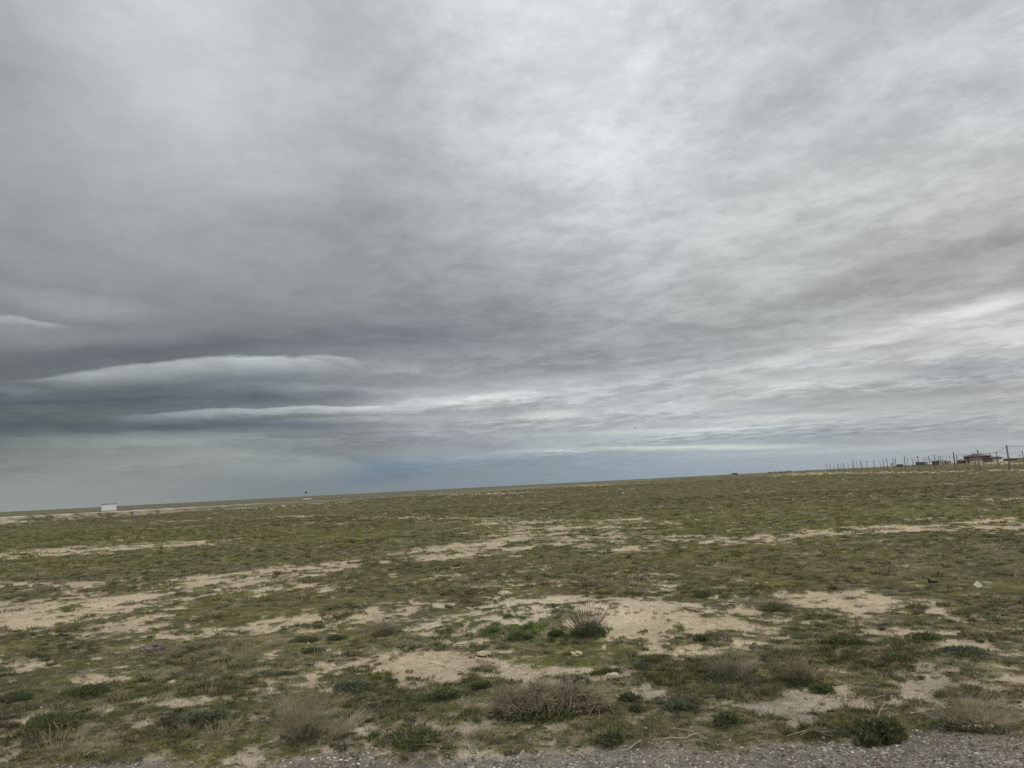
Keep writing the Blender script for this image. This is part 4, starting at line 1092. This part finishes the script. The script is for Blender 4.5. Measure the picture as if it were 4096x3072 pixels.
def site(name, px_, label, cat, rz=0, depth=DB, group=None):
    q = at_depth(px_, depth); return empty(name, q, label, cat, group, rz), q


def top_z(q, px_, topy, depth=DB):                   # height above the ground that reaches a photo height
    return H + (HOR(px_) - topy) * depth / FPX - q.z


def hip(x0, x1, y0, y1, z0, z1, inset, over=.5, ridge=.25):
    x0 -= over; x1 += over; y0 -= over; y1 += over; xm0 = x0 + inset; xm1 = x1 - inset; ym = (y0 + y1) / 2
    return MB().poly([(x0, y0, z0), (x1, y0, z0), (x1, y1, z0), (x0, y1, z0), (xm0, ym, z1), (xm1, ym, z1), (x0, y0, z0 - ridge), (x1, y0, z0 - ridge), (x1, y1, z0 - ridge), (x0, y1, z0 - ridge)],
                     [(0, 1, 5, 4), (1, 2, 5), (2, 3, 4, 5), (3, 0, 4), (6, 7, 1, 0), (7, 8, 2, 1), (8, 9, 3, 2), (9, 6, 0, 3), (9, 8, 7, 6)])


def windows(root, spots, w_, h_, y=-.05, name='window'):
    for (x_, z_) in spots:
        MB().box(x_ - w_ / 2, x_ + w_ / 2, y - .05, y, z_, z_ + h_).build(name, M['glass'], root)


Z8 = lambda X, Y: ((3850 + X / 8.99) / 4, (1770 + Y / 8.99) / 4)
hx = lambda X: (3850 + X / 8.99) / 4
house, q = site('brick_house', hx(700), 'red brick house with brown hipped roof and a lower left wing on the far rise', 'house')
H0 = lambda Y, X=700: top_z(q, hx(X), Z8(X, Y)[1])
L = lambda X: (hx(X) - hx(700)) * KB
z_eave = H0(470, 850)
MB().box(L(350), L(1040), 0, 9, -1.5, z_eave).build('wall', M['brick'], house)
MB().box(L(660), L(1045), -1.2, -.01, -1.2, H0(565, 850)).build('porch_wall', M['brick'], house)
MB().poly([(L(640), -1.6, H0(565, 850) + .02), (L(1060), -1.6, H0(565, 850) + .02), (L(1060), 0, H0(548, 850)), (L(640), 0, H0(548, 850)), (L(640), -1.6, H0(565, 850) + .15), (L(1060), -1.6, H0(565, 850) + .15), (L(1060), 0, H0(540, 850)), (L(640), 0, H0(540, 850))],
          [(0, 3, 2, 1), (4, 5, 6, 7), (0, 1, 5, 4), (1, 2, 6, 5), (3, 0, 4, 7)]).build('porch_roof', M['roof_brown'], house)
hip(L(350), L(1030), 0, 9, z_eave + .02, H0(380, 760), (L(760) - L(350)) * 0.62, .6).build('roof', M['roof_brown'], house)
hip(L(360), L(640), 1, 8, z_eave + .3, H0(432, 500), 1.0, .3).build('upper_left_roof', M['roof_brown'], house)
MB().box(L(525), L(540), 3, 3.5, z_eave, H0(400, 530)).build('chimney', M['brick'], house)
windows(house, [(L(400), H0(505)), (L(560), H0(530)), (L(900), H0(540))], 1.3, 1.1)
lw = MB().box(L(190), L(640), -3, -1.65, -1.5, H0(600, 400)).build('wing_wall', M['beige'], house)
MB().poly([(L(185), -3.3, H0(600, 400) + .02), (L(650), -3.3, H0(600, 400) + .02), (L(650), -.02, H0(550, 400)), (L(260), -.02, H0(550, 400)), (L(185), -3.3, H0(590, 400)), (L(650), -3.3, H0(590, 400)), (L(650), -.02, H0(545, 400)), (L(260), -.02, H0(545, 400))],
          [(0, 3, 2, 1), (4, 5, 6, 7), (0, 1, 5, 4), (1, 2, 6, 5), (3, 0, 4, 7)]).build('wing_roof', M['roof_brown'], house)
windows(house, [(L(230), H0(625)), (L(300), H0(625)), (L(610), H0(620))], 1.0, .9, -3.05)
MB().box(L(1045), L(1085), -.6, .4, -1.2, H0(565, 1060)).build('pale_pillar', M['beige'], house)

an, q = site('annex', hx(1180), 'long low beige annex with a pale sheet roof, directly right of the red brick house', 'shed')
A0 = lambda Y, X=1180: top_z(q, hx(X), Z8(X, Y)[1]); LA = lambda X: (hx(X) - hx(1180)) * KB
MB().box(LA(1087), LA(1290), 0, 6, -1.5, A0(545)).build('wall', M['beige'], an)
MB().box(LA(1050), LA(1300), -.6, 6.6, A0(545) + .02, A0(515)).build('roof', M['roof_dark'], an)
MB().box(LA(1000), LA(1190), -.7, 5, A0(512), A0(500)).build('pale_sheet', M['white'], an)
MB().box(LA(950), LA(1220), 1, 6, A0(495), A0(480)).build('upper_roof', M['roof_dark'], an)
MB().box(LA(950), LA(1060), .5, .98, A0(492), A0(478)).build('pale_sheet', M['white'], an)
an2, q = site('annex', hx(1390), 'white walled outbuilding with a dark square window and dark roof', 'outbuilding')
A0 = lambda Y, X=1390: top_z(q, hx(X), Z8(X, Y)[1]); LA = lambda X: (hx(X) - hx(1390)) * KB
MB().box(LA(1310), LA(1465), 0, 5, -1.2, A0(545)).build('wall', M['white'], an2)
hip(LA(1290), LA(1465), 0, 5, A0(543), A0(490), .6, .15).build('roof', M['roof_dark'], an2)
windows(an2, [(LA(1362), A0(592))], 1.1, 1.0)
for i, (x0, x1, Y, lb) in enumerate([(1490, 1660, 572, 'low dark sheet roofed shed right of the white outbuilding'), (1740, 1870, 555, 'low dark hump roofed shelter behind the tallest post'), (1880, 1980, 570, 'flat brown shed beyond the tallest post')]):
    b_, q = site('low_shed', hx((x0 + x1) / 2), lb, 'shed'); hw = (hx(x1) - hx(x0)) * KB / 2; zt = top_z(q, hx(x0), Z8(x0, Y)[1])
    MB().box(-hw, hw, 0, 4, -1.2, zt - .35).build('wall', M['rust'], b_); hip(-hw, hw, 0, 4, zt - .33, zt, hw * .5, .2, .05).build('roof', M['roof_dark'], b_)
pb, q = site('far_building', hx(2050), 'tiny pale building on the skyline near the right edge', 'building', 0, 640)
zt = top_z(q, hx(2050), Z8(2050, 545)[1], 640); MB().box(-6, 6, 0, 6, -2, zt * .7).build('wall', M['concrete'], pb); MB().box(-6.3, 6.3, -.3, 6.3, zt * .7 + .01, zt * .7 + .35).build('roof', M['roof_dark'], pb)
MB().box(-5, -1, 1, 5, zt * .7 + .36, zt).build('roof_block', M['concrete'], pb)

hz1 = lambda X: (3600 + X / 4.46) / 4
ct, q = site('brown_hut', hz1(1122), 'small brown hut with a pointed roof, left of the red brick house', 'hut')
zt = top_z(q, hz1(1122), Z1(1122, 424)[1]); MB().box(-1.9, 1.9, 0, 4, -1.2, zt * .55).build('wall', M['rust'], ct)
hip(-1.9, 1.9, 0, 4, zt * .55 + .02, zt, 1.8, .5, .1).build('roof', M['roof_brown'], ct); windows(ct, [(-.8, .3), (.8, .3)], .8, .9)
MB().box(2.2, 2.9, -.3, .3, -1, zt * .5).build('pale_post', M['white'], ct)
ct, q = site('brown_hut', hz1(1192), 'dark little lean-to touching the left wing of the red brick house', 'lean-to')
zt = top_z(q, hz1(1192), Z1(1192, 432)[1]); MB().box(-1.1, 1.1, 0, 3, -1.2, zt * .8).build('wall', M['rust'], ct); hip(-1.1, 1.1, 0, 3, zt * .8 + .02, zt, .9, .2, .05).build('roof', M['roof_brown'], ct)


def wheels(root, xs, r_=.4, y0=-.25, y1=2.3):
    for x_ in xs:
        for y_ in (y0, y1):
            MB().tube([(x_, y_, r_), (x_, y_ + .24, r_)], r_, 12).build('wheel', M['tyre'], root)


# long dark wagon with a paler cab
wg, q = site('truck', hz1(400), 'long dark box truck with a pale cab parked on the skyline', 'truck', 0, 520)
k_ = 520 / FPX; zt = top_z(q, hz1(400), Z1(400, 474)[1], 520); LW = lambda X: (hz1(X) - hz1(400)) * k_
MB().box(LW(315), LW(443), 0, 2.3, .55, zt).build('box_body', M['rust'], wg)
MB().box(LW(446), LW(490), 0, 2.2, .45, zt * .86, .18).build('cab', M['paint'], wg)
MB().box(LW(450), LW(480), -.06, -.01 + .1, zt * .5, zt * .74).build('cab_window', M['glass'], wg)
wheels(wg, [LW(335), LW(420), LW(470)])
sh, q = site('dark_shed', hz1(660), 'dark rusty shed standing against the left end of the white container', 'shed', 0, 505); k_ = 505 / FPX
zt = top_z(q, hz1(660), Z1(660, 458)[1], 505); LW = lambda X: (hz1(X) - hz1(660)) * k_
MB().box(LW(625), LW(692), 0, 3, -1.2, zt - .12).build('wall', M['rust'], sh); MB().box(LW(622), LW(694), -.2, 3.2, zt - .11, zt).build('roof', M['roof_dark'], sh)
MB().box(LW(640), LW(652), -.06, -.01, 0, 1.5).build('door', M['glass'], sh)
sh, q = site('container', hz1(742), 'white container cabin between two dark sheds on the skyline', 'container', 0, 505); LW = lambda X: (hz1(X) - hz1(742)) * k_
zt = top_z(q, hz1(742), Z1(742, 445)[1], 505); MB().box(LW(697), LW(787), -.5, 2.2, -1.2, zt - .1).build('wall', M['concrete'], sh)
MB().box(LW(695), LW(789), -.6, 2.3, zt - .09, zt + .02).build('roof', M['white'], sh); windows(sh, [(LW(760), .8)], .9, .7, -.55)
sh, q = site('dark_shed', hz1(811), 'small brown shed at the right end of the white container', 'shed', 0, 505)
zt = top_z(q, hz1(811), Z1(811, 450)[1], 505); hw = 17 / 4.46 / 4 * k_; MB().box(-hw, hw, 0, 2.5, -1.2, zt - .12).build('wall', M['rust'], sh); MB().box(-hw - .1, hw + .1, -.1, 2.6, zt - .11, zt).build('roof', M['roof_brown'], sh)
sh, q = site('field_toilet', hz1(892), 'tiny beige cabin with rounded roof standing alone left of the brown hut', 'cabin', 0, 505)
zt = top_z(q, hz1(892), Z1(892, 456)[1], 505); MB().box(-1.0, 1.0, 0, 2, -1.2, zt * .7).build('wall', M['beige'], sh); hip(-1.0, 1.0, 0, 2, zt * .7 + .02, zt, .8, .1, .05).build('roof', M['roof_dark'], sh)
# square board on legs
hz2 = lambda X: (3250 + X / 4.916) / 4
bd, q = site('notice_board', hz2(1560), 'square weathered board raised on legs on the skyline', 'board', 0, 520); k_ = 520 / FPX
zt = top_z(q, hz2(1560), Z2(1560, 349)[1], 520); zb = top_z(q, hz2(1560), Z2(1560, 391)[1], 520); hw = 21 / 4.916 / 4 * k_
MB().box(-hw, hw, 0, .15, zb, zt).build('panel', M['beige'], bd)
for s_ in (-.8, .8): MB().box(s_ * hw - .06, s_ * hw + .06, .16, .28, -.5, zt - .1).build('leg', M['post'], bd)
MB().box(-hw * .6, hw * .5, -.03, -.005, zb + (zt - zb) * .3, zb + (zt - zb) * .7).build('faded_patch', M['rust'], bd)
sh, q = site('low_shed', hz2(1741), 'long low dark shed on the skyline right of the square board', 'shed', 0, 520)
zt = top_z(q, hz2(1741), Z2(1741, 371)[1], 520); hw = 44 / 4.916 / 4 * k_; MB().box(-hw, hw, 0, 3, -1.2, max(.7, zt - .2)).build('wall', M['rust'], sh); MB().box(-hw - .1, hw + .1, -.2, 3.2, max(.7, zt - .2) + .01, max(.7, zt - .2) + .2).build('roof', M['concrete'], sh)

# vehicles on the skyline
hz3 = lambda X: (2880 + X / 4.916) / 4
cr, q = site('distant_car', hz3(1722), 'pale small car with large windows on the skyline left of the trellis', 'car', 0, 600); k_ = 600 / FPX
hw = 25 / 4.916 / 4 * k_; T = 27 / 4.916 / 4 * k_
cr.location.z = max(q.z, H - 1.3 * k_ * .9)
MB().box(-hw, hw, 0, 1.7, .35, T * .55, .08).build('body', M['paint'], cr); MB().box(-hw * .6, hw * .75, .1, 1.6, T * .92, T).build('roof', M['paint'], cr)
for x_ in (-hw * .6, hw * .05, hw * .7): MB().box(x_, x_ + .12, .1, .2, T * .55, T * .92).box(x_, x_ + .12, 1.5, 1.6, T * .55, T * .92).build('window_pillar', M['paint'], cr)
MB().box(-hw * .5, hw * .65, .22, 1.45, T * .56, T * .90).build('window', M['glass'], cr)
wheels(cr, [-hw * .6, hw * .6], .33, -.1, 1.5)
tr, q = site('truck', hz3(282), 'tiny dark truck far off on the skyline right of centre', 'truck', 0, 900); k_ = 900 / FPX
tr.location.z = max(q.z, H - .9 * k_); LW = lambda X: (hz3(X) - hz3(282)) * k_
MB().box(LW(252), LW(313), 0, 2.5, .8, 1.0 * k_ + .9).build('cargo_body', M['black'], tr); MB().box(LW(246), LW(253), .1, 2.4, .7, .7 * k_ + .8).build('cab', M['roof_dark'], tr); wheels(tr, [LW(262), LW(300)], .5)
tr, q = site('trailer', hz3(340), 'tiny dark tapering load right beside the far truck', 'trailer', 0, 900); tr.location.z = max(q.z, H - .9 * k_); LW = lambda X: (hz3(X) - hz3(340)) * k_
MB().box(LW(324), LW(356), 0, 2.4, .7, 1.2).build('bed', M['roof_dark'], tr); MB().box(LW(328), LW(350), .2, 2.2, 1.22, 1.1 * k_ + 1.0, 1.0).build('load', M['black'], tr); wheels(tr, [LW(340)], .5)

# far shrubs on the skyline
TG = 'bare shrubs on the skyline left of the trellis'
for i, (X, w_, h_) in enumerate([(948, 26, 34), (972, 24, 24), (1000, 22, 26), (1020, 16, 18), (1075, 18, 30), (1100, 20, 32), (1150, 22, 18), (1172, 24, 22), (1200, 26, 24), (1228, 22, 20), (1280, 24, 22), (1305, 24, 34), (1335, 28, 28), (1365, 26, 26), (1395, 26, 18)]):
    dd = 900.; x_ = hz3(X); q = at_depth(x_, dd); k_ = dd / FPX; q.z = max(q.z, H - 1.1 * k_)
    W_ = w_ / 4.916 / 4 * k_; T_ = h_ / 4.916 / 4 * k_ + .5
    r_ = empty('far_tree', q, 'grey bare tree low on the skyline between the far truck and the small car', 'tree', TG)
    MB().tube([(0, 0, -2), (.05, 0, T_ * .4), (0, .1, T_ * .75)], [.16, .12, .05], 5).tube([(0, 0, T_ * .3), (W_ * .3, .2, T_ * .6)], [.08, .03], 4).tube([(0, 0, T_ * .25), (-W_ * .3, -.1, T_ * .6)], [.08, .03], 4).build('trunk', M['bark'], r_)
    me = leaves_mesh(260, W_ * 1.15, T_, .34, 200 + i); link('crown', me, M['far_leaf'], r_)

# two birds in the air
for i, (a, b, lb) in enumerate([(635, 428, 'tiny dark bird flying, the lower of two'), (677, 423, 'tiny dark bird flying, the upper right of two')]):
    d = px_dir(a, b); q = Vector((d[0], d[1], d[2])) * 120 + Vector((0, 0, H)); s_ = .5 if i == 0 else .32
    bd_ = empty('bird', q, lb, 'bird', 'birds in the sky')
    MB().tube([(-.28 * s_, 0, 0), (-.1 * s_, 0, .02 * s_), (.15 * s_, 0, .02 * s_), (.28 * s_, 0, .04 * s_)], [.02 * s_, .09 * s_, .08 * s_, .03 * s_], 8).build('body', M['bird'], bd_, True)
    for t_ in (-1, 1):
        MB().poly([(.12 * s_, 0, .04 * s_), (-.12 * s_, 0, .04 * s_), (-.16 * s_, t_ * .5 * s_, .22 * s_), (.02 * s_, t_ * .55 * s_, .24 * s_), (.12 * s_, 0, .07 * s_), (-.12 * s_, 0, .07 * s_)],
                  [(0, 1, 2, 3), (4, 3, 2, 5), (0, 3, 4), (1, 5, 2)]).build('wing', M['bird'], bd_)
    bd_.rotation_euler = (0, .1, .5)
